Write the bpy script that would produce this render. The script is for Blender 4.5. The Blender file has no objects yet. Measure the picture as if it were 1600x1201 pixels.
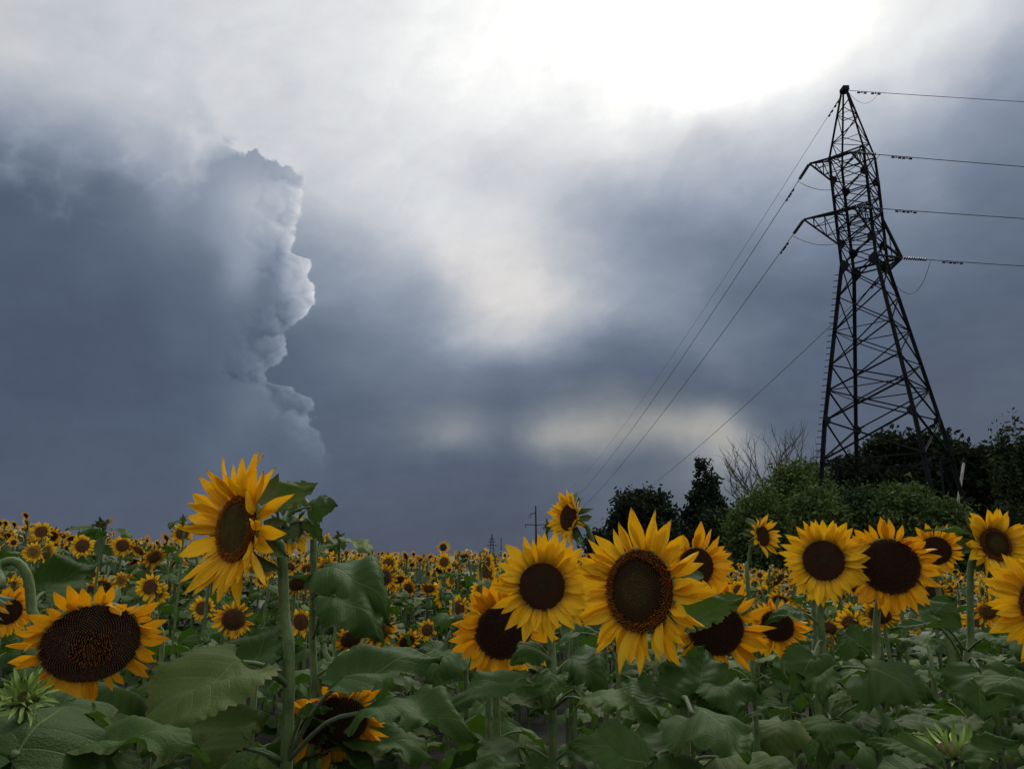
import bpy, math, random
import numpy as np
from mathutils import Vector, Matrix, Euler

R_ = math.radians
rnd = random.Random(7)
nrs = np.random.RandomState(11)
scene = bpy.context.scene
COL = scene.collection

# ------------------------------------------------------------------ camera
EYE = 1.6
F = 1155.0
PITCH = R_(13.1)
cam_d = bpy.data.cameras.new('camera')
cam = bpy.data.objects.new('camera', cam_d)
COL.objects.link(cam)
cam.location = (0, 0, EYE)
cam.rotation_euler = (R_(90) + PITCH, 0, 0)
cam_d.sensor_width = 36.0
cam_d.lens = 36.0 * F / 1600.0
cam_d.clip_start = 0.05
cam_d.clip_end = 8000
scene.camera = cam


def ray(px, py):
    """direction in the world of a point of the photograph (1600 x 1201)"""
    x = (px - 800) / F
    u = (600.5 - py) / F
    v = Vector((x, math.cos(PITCH) - u * math.sin(PITCH), math.sin(PITCH) + u * math.cos(PITCH)))
    return v.normalized()


def at(px, py, dist):
    return Vector((0, 0, EYE)) + ray(px, py) * dist


def depth_of(px, py, dist):
    x = (px - 800) / F
    u = (600.5 - py) / F
    return dist / math.sqrt(1 + x * x + u * u)


def azel(px, py):
    d = ray(px, py)
    return math.degrees(math.atan2(d.x, d.y)), math.degrees(math.asin(d.z))


# ------------------------------------------------------------------ exposure
scene.render.engine = 'CYCLES'
scene.view_settings.view_transform = 'Standard'
scene.view_settings.look = 'None'
scene.view_settings.exposure = 0.0
scene.view_settings.gamma = 1.0
scene.view_settings.use_curve_mapping = False
scene.cycles.use_denoising = True
scene.cycles.max_bounces = 6
scene.cycles.diffuse_bounces = 3
scene.cycles.glossy_bounces = 2
scene.cycles.transmission_bounces = 4
scene.cycles.caustics_reflective = False
scene.cycles.caustics_refractive = False

# ------------------------------------------------------------------ sun behind the bright break in the clouds
SUN_AZ, SUN_EL = 17.0, 47.0
sun_d = bpy.data.lights.new('sun', 'SUN')
sun = bpy.data.objects.new('sun', sun_d)
COL.objects.link(sun)
sun_d.energy = 1.5
sun_d.angle = R_(14)
sun_d.color = (1.0, 0.95, 0.87)
_sd = Vector((math.sin(R_(SUN_AZ)) * math.cos(R_(SUN_EL)), math.cos(R_(SUN_AZ)) * math.cos(R_(SUN_EL)), math.sin(R_(SUN_EL))))
sun.rotation_euler = _sd.to_track_quat('Z', 'Y').to_euler()
sun.location = (0, 0, 60)

# ------------------------------------------------------------------ sky: storm clouds by direction
world = bpy.data.worlds.new('World')
scene.world = world
world.use_nodes = True
wt = world.node_tree
for n in list(wt.nodes):
    wt.nodes.remove(n)


class G:
    """tiny helper to write node maths as expressions"""
    def __init__(s, tree):
        s.t = tree

    def node(s, kind, **kw):
        n = s.t.nodes.new(kind)
        for k, v in kw.items():
            setattr(n, k, v)
        return n

    def link(s, a, sock):
        if isinstance(a, (int, float)):
            sock.default_value = a
        elif isinstance(a, tuple):
            if len(sock.default_value) == 4 and len(a) == 3:
                a = a + (1.0,)
            sock.default_value = a
        else:
            s.t.links.new(a, sock)

    def m(s, op, a, b=None, c=None, clamp=False):
        n = s.node('ShaderNodeMath', operation=op, use_clamp=clamp)
        for i, v in enumerate((a, b, c)):
            if v is not None:
                s.link(v, n.inputs[i])
        return n.outputs[0]

    def v(s, op, a, b=None, c=None, scale=None):
        n = s.node('ShaderNodeVectorMath', operation=op)
        for i, q in enumerate((a, b, c)):
            if q is not None:
                s.link(q, n.inputs[i])
        if scale is not None:
            s.link(scale, n.inputs['Scale'])
        return n.outputs['Value'] if op in ('DISTANCE', 'LENGTH', 'DOT_PRODUCT') else n.outputs[0]

    def smooth(s, x, a, b):
        n = s.node('ShaderNodeMapRange', interpolation_type='SMOOTHSTEP')
        s.link(x, n.inputs[0]); s.link(a, n.inputs[1]); s.link(b, n.inputs[2])
        return n.outputs[0]

    def noise(s, vec, scale, detail=4, rough=0.5, color=False):
        n = s.node('ShaderNodeTexNoise')
        s.link(vec, n.inputs['Vector'])
        n.inputs['Scale'].default_value = scale
        n.inputs['Detail'].default_value = detail
        n.inputs['Roughness'].default_value = rough
        return n.outputs['Color' if color else 'Fac']

    def xyz(s, a, b, c):
        n = s.node('ShaderNodeCombineXYZ')
        for i, q in enumerate((a, b, c)):
            s.link(q, n.inputs[i])
        return n.outputs[0]

    def sep(s, a):
        n = s.node('ShaderNodeSeparateXYZ')
        s.link(a, n.inputs[0])
        return n.outputs

    def mix(s, f, a, b):
        n = s.node('ShaderNodeMix', data_type='RGBA')
        s.link(f, n.inputs[0])
        s.link(a, n.inputs[6]); s.link(b, n.inputs[7])
        return n.outputs[2]

    def ramp(s, f, stops, interp='LINEAR'):
        n = s.node('ShaderNodeValToRGB')
        e = n.color_ramp
        e.interpolation = interp
        while len(e.elements) < len(stops):
            e.elements.new(0.5)
        for el, (p, c) in zip(e.elements, stops):
            el.position = p
            el.color = (c[0], c[1], c[2], 1)
        s.link(f, n.inputs[0])
        return n.outputs[0]


def lin(c):
    c = c / 255.0
    return c / 12.92 if c <= 0.04045 else ((c + 0.055) / 1.055) ** 2.4


g = G(wt)
tc = g.node('ShaderNodeTexCoord')
D3 = tc.outputs['Generated']
sx, sy, sz = g.sep(D3)
AZ = g.m('MULTIPLY', g.m('ARCTAN2', sx, sy), 180 / math.pi)
EL = g.m('MULTIPLY', g.m('ARCSINE', sz), 180 / math.pi)
AE = g.xyz(AZ, EL, 0.0)
wn = g.noise(D3, 7.0, 5, 0.55, True)
wob = g.v('MULTIPLY', g.v('SUBTRACT', wn, (0.5, 0.5, 0.5)), (6.5, 3.6, 0.0))
AEw = g.v('ADD', AE, wob)

# brightness (as it reads in the picture, 0-255, above 255 = brighter than white) and warmth of the cloud
# deck by direction
OUT = [(20, 20, 200.9, 0.175), (120, 20, 203.4, 0.05), (220, 20, 208.6, 0.05), (320, 20, 213.7, 0.05), (420, 20, 219.6, 0.05), (520, 20, 222.9, 0.05), (600, 20, 232.4, 0.05), (680, 20, 246.5, 0.05), (780, 20, 253.0, 0.05), (20, 100, 202.9, 0.175), (120, 100, 200.6, 0.05), (220, 100, 205.4, 0.05), (320, 100, 207.7, 0.05), (420, 100, 218.3, 0.05), (520, 100, 227.3, 0.05), (600, 100, 237.6, 0.05), (680, 100, 248.6, 0.05), (770, 100, 253.0, 0.05), (20, 150, 183.1, 0.05), (120, 150, 189.8, 0.05), (220, 150, 197.0, 0.05), (320, 150, 208.2, 0.05), (420, 150, 211.5, 0.05), (520, 150, 217.0, 0.05), (620, 150, 225.4, 0.05), (700, 150, 246.4, 0.05), (790, 150, 250.3, 0.05), (20, 200, 146.7, 0.05), (120, 200, 147.6, 0.05), (220, 200, 191.8, 0.05), (320, 200, 208.7, 0.05), (420, 200, 209.7, 0.05), (520, 200, 210.2, 0.05), (620, 200, 228.2, 0.05), (720, 200, 242.4, 0.05), (790, 200, 232.5, 0.05), (460, 250, 207.8, 0.05), (540, 250, 213.2, 0.05), (620, 250, 223.8, 0.05), (700, 250, 233.7, 0.05), (760, 250, 216.1, 0.05), (820, 250, 215.1, 0.05), (880, 250, 232.2, 0.05), (750, 275, 191.0, 0.05), (810, 275, 216.0, 0.05), (500, 300, 199.9, 0.05), (560, 300, 208.4, 0.05), (620, 300, 216.5, 0.05), (700, 300, 220.5, 0.05), (760, 300, 201.0, 0.05), (850, 300, 209.9, 0.05), (500, 330, 189.2, 0.05), (560, 330, 203.3, 0.05), (640, 330, 219.4, 0.05), (720, 330, 211.7, 0.05), (800, 330, 217.5, 0.05), (490, 360, 150.2, 0.05), (540, 360, 170.7, 0.05), (600, 360, 197.2, 0.05), (680, 360, 222.8, 0.05), (760, 360, 222.3, 0.05), (810, 360, 226.5, 0.05), (500, 400, 137.8, 0.05), (560, 400, 173.3, 0.05), (620, 400, 203.6, 0.05), (700, 400, 226.0, 0.25), (770, 400, 220.6, 0.25), (820, 400, 215.4, 0.25), (860, 400, 211.2, 0.25), (510, 440, 143.0, 0.05), (560, 440, 157.9, 0.05), (620, 440, 170.6, 0.05), (680, 440, 180.0, 0.05), (720, 440, 200.5, 0.25), (770, 440, 218.3, 0.25), (830, 440, 216.8, 0.25), (900, 440, 194.2, 0.05), (520, 480, 130.1, 0.05), (560, 480, 144.1, 0.05), (620, 480, 149.6, 0.05), (680, 480, 143.7, 0.05), (720, 480, 202.1, 0.25), (770, 480, 220.3, 0.25), (820, 480, 217.9, 0.25), (890, 480, 196.8, 0.25), (960, 480, 175.2, 0.05), (530, 520, 124.2, 0.05), (580, 520, 134.9, 0.05), (640, 520, 129.2, 0.05), (690, 520, 164.6, 0.05), (740, 520, 203.0, 0.25), (790, 520, 209.9, 0.25), (840, 520, 195.4, 0.25), (900, 520, 152.9, 0.05), (480, 550, 104.0, 0.05), (540, 550, 113.8, 0.05), (600, 550, 118.7, 0.05), (660, 550, 145.2, 0.05), (720, 550, 179.4, 0.05), (780, 550, 168.1, 0.05), (830, 550, 134.8, 0.05), (900, 550, 121.6, 0.05), (960, 550, 124.2, 0.05), (450, 590, 94.2, 0.05), (500, 590, 104.4, 0.05), (560, 590, 108.4, 0.05), (640, 590, 116.3, 0.05), (720, 590, 109.8, 0.05), (790, 590, 107.2, 0.05), (840, 590, 102.6, 0.05), (910, 590, 96.8, 0.05), (980, 590, 87.4, 0.05), (540, 640, 97.4, 0.1), (600, 640, 100.1, 0.1), (680, 640, 91.1, 0.1), (760, 640, 101.7, 0.1), (820, 640, 94.5, 0.1), (650, 665, 117.7, 0.5), (690, 665, 174.5, 0.8), (718, 665, 206.0, 0.8), (755, 665, 117.3, 0.5), (540, 700, 93.0, 0.1), (620, 700, 90.5, 0.1), (700, 700, 80.9, 0.1), (780, 700, 86.6, 0.1), (830, 700, 78.8, 0.1), (560, 760, 89.0, 0.1), (660, 760, 85.3, 0.1), (760, 760, 83.2, 0.1), (900, 760, 84.6, 0.1), (1000, 760, 100.4, 0.3), (1100, 760, 101.7, 0.3), (1250, 760, 95.2, 0.3), (560, 820, 83.3, 0.1), (660, 820, 84.0, 0.1), (760, 820, 81.5, 0.1), (20, 820, 91.2, 0.1), (200, 820, 86.5, 0.1), (900, 820, 87.6, 0.1), (1100, 820, 93.8, 0.3), (1300, 820, 90.2, 0.3), (1550, 820, 86.2, 0.3), (900, 30, 270.0, 0.1), (1000, 40, 310.0, 0.15), (1080, 40, 320.0, 0.2), (1200, 40, 320.0, 0.2), (1280, 40, 290.0, 0.15), (1340, 30, 256.0, 0.1), (950, 110, 262.0, 0.05), (1050, 110, 300.0, 0.15), (1150, 120, 300.0, 0.15), (1230, 120, 270.0, 0.1), (1300, 95, 254.0, 0.05), (850, 120, 252.0, 0.05), (870, 160, 242.0, 0.05), (960, 165, 252.0, 0.05), (1060, 165, 272.0, 0.05), (1150, 165, 270.0, 0.05), (1205, 165, 262.0, 0.05), (1000, 200, 221.8, 0.05), (1000, 230, 222.5, 0.05), (1060, 235, 211.4, 0.05), (1120, 225, 196.0, 0.025), (1170, 215, 206.0, 0.025), (937, 240, 218.1, 0.05), (900, 262, 204.3, 0.05), (1100, 262, 181.8, 0.0), (1160, 265, 175.2, 0.0), (1000, 280, 175.2, 0.0), (937, 290, 176.4, 0.0), (900, 315, 168.7, 0.025), (890, 345, 167.9, 0.025), (960, 320, 161.7, 0.0), (1030, 320, 138.2, 0.0), (1100, 320, 156.2, 0.0), (1190, 300, 166.6, 0.0), (1000, 360, 142.7, 0.0), (940, 370, 161.6, 0.05), (1080, 385, 128.9, 0.0), (1150, 360, 131.3, 0.0), (920, 420, 191.4, 0.075), (980, 410, 145.3, 0.025), (1040, 420, 130.1, 0.0), (1110, 420, 119.0, 0.0), (1190, 400, 116.8, 0.0), (980, 445, 168.4, 0.1), (1060, 455, 148.0, 0.05), (1130, 450, 113.5, 0.0), (1190, 470, 98.7, 0.0), (1020, 480, 153.6, 0.1), (1060, 505, 142.7, 0.1), (1150, 480, 94.1, 0.0), (960, 530, 134.4, 0.05), (1000, 547, 103.6, 0.0), (1100, 520, 117.8, 0.05), (1050, 570, 96.9, 0.0), (1165, 554, 142.5, 0.075), (1195, 585, 89.4, 0.0), (880, 610, 82.1, 0), (940, 622, 115.4, 0.5), (1000, 642, 102.4, 0.5), (1060, 620, 92.4, 0.2), (1150, 630, 92.7, 0.3), (850, 662, 174.4, 1.0), (900, 675, 172.8, 1.0), (960, 662, 150.8, 1.0), (1000, 672, 155.6, 1.0), (1050, 672, 154.6, 1.0), (1100, 675, 182.8, 1.0), (1130, 682, 191.2, 1.0), (1142, 702, 183.0, 1.0), (1180, 665, 90.4, 0.2), (880, 712, 96.1, 0.3), (960, 722, 97.0, 0.2), (1050, 727, 93.0, 0.25), (1120, 742, 111.1, 0.5), (1400, 30, 241.4, 0.05), (1450, 40, 232.4, 0.05), (1530, 20, 231.0, 0.05), (1590, 40, 194.3, 0.0), (1590, 100, 149.9, 0.0), (1500, 80, 216.3, 0.025), (1440, 110, 218.9, 0.025), (1380, 90, 241.6, 0.05), (1340, 115, 227.9, 0.025), (1300, 145, 218.7, 0.025), (1400, 150, 205.7, 0.0), (1480, 150, 179.6, 0.0), (1560, 160, 140.9, 0.0), (1250, 190, 198.4, 0.0), (1350, 200, 179.2, 0.0), (1420, 210, 168.0, 0.0), (1500, 220, 154.2, 0.0), (1580, 220, 124.4, 0.0), (1230, 240, 186.6, 0.0), (1290, 235, 196.1, 0.0), (1400, 270, 149.2, 0.0), (1480, 270, 145.9, 0.0), (1580, 290, 112.9, 0.0), (1250, 330, 149.0, 0.0), (1450, 330, 135.3, 0.0), (1550, 350, 108.6, 0.0), (1240, 400, 123.9, 0.0), (1350, 380, 123.1, 0.0), (1480, 400, 111.7, 0.025), (1560, 450, 95.6, 0.05), (1260, 480, 104.0, 0.0), (1350, 480, 102.9, 0.0), (1460, 500, 95.6, 0.05), (1570, 550, 95.7, 0.2), (1500, 620, 91.3, 0.25), (1250, 560, 95.0, 0.025), (1300, 640, 95.5, 0.1), (1400, 620, 91.4, 0.15)]
INS = [(40, 245, 86.9, 0.05), (120, 230, 125.5, 0.05), (200, 240, 102.0, 0.05), (60, 270, 88.3, 0.05), (150, 270, 102.0, 0.05), (230, 260, 128.9, 0.05), (280, 250, 157.8, 0.05), (300, 280, 145.3, 0.05), (340, 250, 146.6, 0.05), (390, 260, 155.6, 0.05), (430, 280, 156.8, 0.05), (20, 300, 87.9, 0.05), (100, 300, 92.8, 0.05), (180, 300, 117.5, 0.05), (260, 310, 155.1, 0.05), (310, 315, 144.6, 0.05), (360, 310, 163.5, 0.05), (380, 322, 189.3, 0.05), (40, 350, 94.3, 0.05), (150, 340, 98.9, 0.05), (220, 340, 115.1, 0.05), (270, 340, 134.1, 0.05), (320, 340, 144.5, 0.05), (360, 350, 153.5, 0.05), (395, 350, 169.7, 0.05), (60, 390, 91.2, 0.05), (180, 390, 100.0, 0.05), (260, 380, 103.3, 0.05), (310, 380, 121.2, 0.05), (350, 385, 152.8, 0.05), (390, 390, 167.9, 0.05), (60, 440, 89.0, 0.05), (200, 440, 92.4, 0.05), (280, 430, 100.7, 0.05), (330, 420, 102.9, 0.05), (365, 440, 151.5, 0.05), (390, 445, 157.9, 0.05), (350, 480, 101.8, 0.05), (60, 510, 84.5, 0.05), (200, 500, 84.6, 0.05), (300, 500, 97.6, 0.05), (380, 500, 109.3, 0.05), (100, 570, 84.3, 0.05), (230, 570, 85.3, 0.05), (330, 560, 95.7, 0.05), (390, 560, 97.9, 0.05), (410, 330, 190.8, 0.05), (440, 330, 191.2, 0.05), (465, 318, 190.3, 0.05), (430, 360, 139.3, 0.05), (455, 370, 186.9, 0.05), (410, 400, 154.2, 0.05), (425, 430, 97.5, 0.05), (445, 410, 184.2, 0.05), (470, 412, 185.8, 0.05), (460, 440, 163.3, 0.05), (478, 455, 199.7, 0.05), (490, 470, 215.6, 0.05), (470, 490, 156.8, 0.05), (430, 480, 107.4, 0.05), (410, 480, 105.3, 0.05), (450, 505, 105.4, 0.05), (445, 530, 120.3, 0.05), (420, 560, 116.6, 0.05), (415, 590, 113.6, 0.05), (440, 608, 133.2, 0.05), (470, 625, 133.3, 0.05), (490, 645, 123.8, 0.05), (440, 650, 100.5, 0.05), (480, 685, 101.8, 0.05), (503, 690, 104.1, 0.05), (420, 720, 94.5, 0.05), (498, 735, 92.1, 0.05), (300, 600, 89.5, 0.05), (190, 650, 87.5, 0.05), (190, 750, 86.4, 0.05), (20, 620, 83.0, 0.05), (20, 760, 86.7, 0.05), (60, 210, 142.3, 0.05), (150, 205, 162.1, 0.05), (220, 210, 174.1, 0.05)]


def rbf(pts, vec, s2, pw, a0, a1, e0, e1, rows):
    """smooth field through the samples, tabulated as one colour ramp over azimuth per row of elevation"""
    P = np.array([azel(p[0], p[1]) for p in pts])
    VAL = np.array([(p[2] / 320.0, p[3]) for p in pts])
    x, y, _ = g.sep(vec)
    u = g.m('DIVIDE', g.m('SUBTRACT', x, a0), a1 - a0, clamp=True)
    acc = None
    els = [e0 + (e1 - e0) * i / (rows - 1) for i in range(rows)]
    for i, e in enumerate(els):
        stops = []
        for k in range(31):
            a = a0 + (a1 - a0) * k / 30
            w = (((P - (a, e)) ** 2).sum(1) + s2) ** -pw
            v = (w[:, None] * VAL).sum(0) / w.sum()
            stops.append((k / 30, (v[0], v[1], 0)))
        row = g.ramp(u, stops, 'B_SPLINE')
        acc = row if i == 0 else g.mix(g.smooth(y, els[i - 1] - .6, e + .6), acc, row)
    r, gg, _ = g.sep(acc)
    return r, gg


Lo, To = rbf(OUT, AEw, 3.0, 3.5, -41.0, 41.0, 0.0, 42.0, 19)
AEi = g.v('ADD', AE, g.v('SCALE', wob, scale=0.45))
Li, Ti = rbf(INS, AEi, 2.0, 3.5, -41.0, -12.0, 0.0, 33.0, 14)

# soft streaks and wisps in the deck
n1 = g.noise(g.v('MULTIPLY', D3, (1.0, 1.0, 1.9)), 9.0, 6, 0.55)
n2 = g.noise(g.v('MULTIPLY', D3, (1.0, 1.0, 2.4)), 26.0, 4, 0.5)
Lo = g.m('MULTIPLY_ADD', g.m('SUBTRACT', n1, 0.5), 0.055, Lo)
Lo = g.m('MULTIPLY_ADD', g.m('SUBTRACT', n2, 0.5), 0.03, Lo)
# wisps drawn out along the wind, rising to the right
wa = g.m('ADD', g.m('MULTIPLY', AZ, 0.80), g.m('MULTIPLY', EL, 0.60))
wb = g.m('SUBTRACT', g.m('MULTIPLY', EL, 0.80), g.m('MULTIPLY', AZ, 0.60))
wx, wy, _ = g.sep(wn)
n3 = g.noise(g.xyz(g.m('MULTIPLY_ADD', wx, 2.0, g.m('MULTIPLY', wa, 0.09)), g.m('MULTIPLY_ADD', wy, 2.0, g.m('MULTIPLY', wb, 0.27)), 3.0), 1.0, 7, 0.60)
Lo = g.m('MULTIPLY_ADD', g.m('SUBTRACT', n3, 0.5), g.m('MULTIPLY', g.smooth(Lo, 0.30, 0.55), 0.10), Lo)

# the towering cumulus: its edge is the azimuth where it ends, by elevation
EDGE = [(512, 768), (514, 735), (510, 700), (506, 690), (502, 674), (490, 665), (494, 655), (496, 637), (480, 620), (462, 612), (450, 602), (425, 599), (438, 562), (451, 548), (455, 530), (466, 500), (480, 492), (486, 483), (499, 474), (490, 465), (495, 455), (492, 446), (480, 431), (485, 420), (483, 403), (456, 398), (452, 385), (458, 370), (463, 355), (468, 345), (478, 325), (480, 312), (470, 300), (455, 292), (443, 275), (438, 262), (428, 252), (414, 241), (385, 233), (365, 222)]
fc = g.node('ShaderNodeFloatCurve')
cv = fc.mapping.curves[0]
ea = sorted((azel(x, y)[1], azel(x, y)[0]) for x, y in EDGE)
ea = [(0.0, ea[0][1])] + ea
pts = [(min(1, max(0, e / 40.0)), (a + 40.0) / 60.0) for e, a in ea]
pts = [p for p in pts if p[0] < 0.62]
pts.append((1.0, pts[-1][1]))
while len(cv.points) < len(pts):
    cv.points.new(0.5, 0.5)
for p, (x, y) in zip(cv.points, pts):
    p.location = (x, y)
    p.handle_type = 'AUTO'
fc.mapping.update()
g.link(g.m('DIVIDE', EL, 40.0), fc.inputs['Value'])
edgeA = g.m('MULTIPLY_ADD', fc.outputs[0], 60.0, -40.0)


def billow(vec):
    q = None
    for sc_, am in ((26.0, -1.6), (64.0, -0.55)):
        a = g.node('ShaderNodeTexVoronoi', feature='F1')
        a.inputs['Scale'].default_value = sc_
        g.link(vec, a.inputs['Vector'])
        d = a.outputs['Distance']
        d2 = g.m('MULTIPLY', g.m('MULTIPLY', d, d), am)
        q = d2 if q is None else g.m('ADD', q, d2)
    return q


wv = g.v('ADD', D3, g.v('SCALE', g.v('SUBTRACT', g.noise(D3, 45.0, 3, 0.55, True), (0.5, 0.5, 0.5)), scale=0.030))
h0 = billow(wv)
h1 = billow(g.v('ADD', wv, (0.006, 0.0, 0.006)))
dist_in = g.m('ADD', g.m('SUBTRACT', edgeA, AZ), g.m('MULTIPLY', g.m('ADD', h0, 0.45), 0.7))
lowsoft = g.m('MULTIPLY_ADD', g.smooth(EL, 10.0, 4.0), 0.8, 0.13)
cmask = g.smooth(dist_in, g.m('MULTIPLY', lowsoft, -1.0), lowsoft)
# towards the left the top of the cloud melts into the bright deck
tsoft = g.m('MULTIPLY_ADD', g.smooth(AZ, -21.5, -26.0), 3.8, 0.25)
ttop = g.m('ADD', g.m('MULTIPLY_ADD', g.m('ABSOLUTE', g.m('ADD', AZ, 21.5)), -0.22, 29.0), g.m('MULTIPLY', g.m('ADD', h0, 0.45), 1.8))
cmask = g.m('MULTIPLY', cmask, g.smooth(g.m('SUBTRACT', ttop, EL), g.m('MULTIPLY', tsoft, -1.0), tsoft))
near = g.m('MAXIMUM', dist_in, 0.0)
rim = g.m('MULTIPLY', g.smooth(near, 4.5, 0.2), g.smooth(EL, 4.5, 14.0))
relief = g.m('MULTIPLY', g.m('SUBTRACT', h0, h1), g.m('MULTIPLY_ADD', rim, 0.12, 0.006))
Li = g.m('ADD', Li, relief)
Li = g.m('MULTIPLY_ADD', g.m('SUBTRACT', n1, 0.5), 0.04, Li)
Li = g.m('MULTIPLY_ADD', g.smooth(dist_in, 0.8, 0.05), g.m('MULTIPLY', rim, 0.05), Li)

L = g.m('ADD', g.m('MULTIPLY', Lo, g.m('SUBTRACT', 1.0, cmask)), g.m('MULTIPLY', Li, cmask))
T = g.m('ADD', g.m('MULTIPLY', To, g.m('SUBTRACT', 1.0, cmask)), g.m('MULTIPLY', Ti, cmask))


def lc(r, gg, b, k=1.0):
    return (lin(r) * k, lin(gg) * k, lin(b) * k)


cloud = g.ramp(L, [(60 / 320, lc(45, 57, 77)), (85 / 320, lc(74, 85, 106)), (100 / 320, lc(87, 100, 120)), (125 / 320, lc(112, 125, 144)),
                   (155 / 320, lc(144, 155, 172)), (185 / 320, lc(177, 185, 197)), (210 / 320, lc(207, 210, 217)), (240 / 320, lc(238, 241, 243)),
                   (260 / 320, lc(255, 255, 253, 1.12)), (290 / 320, (1.8, 1.76, 1.62)), (1.0, (3.2, 3.1, 2.75))])
warm = g.v('MULTIPLY', cloud, (1.26, 1.04, 0.76))
cloud = g.mix(g.m('MINIMUM', g.m('MAXIMUM', T, 0.0), 1.0), cloud, warm)
# outside the picture the storm gives way to an even, brighter overcast with a thin blue
overn = g.noise(D3, 3.0, 5, 0.5)
over = g.ramp(g.m('MULTIPLY_ADD', g.m('SUBTRACT', overn, 0.5), 0.6, g.m('MAXIMUM', sz, 0.0)),
              [(0.0, (0.41, 0.43, 0.46)), (1.0, (0.90, 0.91, 0.93))])
turn = g.smooth(sy, 0.52, -0.12)
cloud = g.mix(turn, cloud, over)
nish = g.node('ShaderNodeTexSky', sky_type='NISHITA')
nish.sun_disc = False
nish.sun_elevation = R_(SUN_EL)
nish.sun_rotation = R_(SUN_AZ)
bg1 = g.node('ShaderNodeBackground')
g.link(cloud, bg1.inputs[0])
bg1.inputs[1].default_value = 1.0
bg2 = g.node('ShaderNodeBackground')
g.link(nish.outputs[0], bg2.inputs[0])
bg2.inputs[1].default_value = 0.05
mixb = g.node('ShaderNodeMixShader')
mixb.inputs[0].default_value = 0.04
wt.links.new(bg1.outputs[0], mixb.inputs[1])
wt.links.new(bg2.outputs[0], mixb.inputs[2])
wo = g.node('ShaderNodeOutputWorld')
wt.links.new(mixb.outputs[0], wo.inputs[0])
world.cycles.sampling_method = 'MANUAL'
world.cycles.sample_map_resolution = 512


# ------------------------------------------------------------------ materials
def new_mat(name):
    m = bpy.data.materials.new(name)
    m.use_nodes = True
    t = m.node_tree
    for n in list(t.nodes):
        t.nodes.remove(n)
    return m, G(t)


def finish(gm, bsdf_out, trans_col=None, trans=0.0, normal=None):
    out = gm.node('ShaderNodeOutputMaterial')
    if trans_col is not None:
        tr = gm.node('ShaderNodeBsdfTranslucent')
        gm.link(trans_col, tr.inputs[0])
        if normal is not None:
            gm.link(normal, tr.inputs['Normal'])
        mx = gm.node('ShaderNodeMixShader')
        mx.inputs[0].default_value = trans
        gm.t.links.new(bsdf_out, mx.inputs[1])
        gm.t.links.new(tr.outputs[0], mx.inputs[2])
        gm.t.links.new(mx.outputs[0], out.inputs[0])
    else:
        gm.t.links.new(bsdf_out, out.inputs[0])


def principled(gm, col, rough, normal=None, spec=0.5, sheen=0.0, metal=0.0):
    p = gm.node('ShaderNodeBsdfPrincipled')
    gm.link(col, p.inputs['Base Color'])
    gm.link(rough, p.inputs['Roughness'])
    p.inputs['Specular IOR Level'].default_value = spec
    p.inputs['Metallic'].default_value = metal
    if sheen:
        p.inputs['Sheen Weight'].default_value = sheen
        p.inputs['Sheen Roughness'].default_value = 0.5
    if normal is not None:
        gm.link(normal, p.inputs['Normal'])
    return p.outputs[0]


def bump(gm, h, strength, dist):
    b = gm.node('ShaderNodeBump')
    b.inputs['Strength'].default_value = strength
    b.inputs['Distance'].default_value = dist
    gm.link(h, b.inputs['Height'])
    return b.outputs[0]


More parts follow.
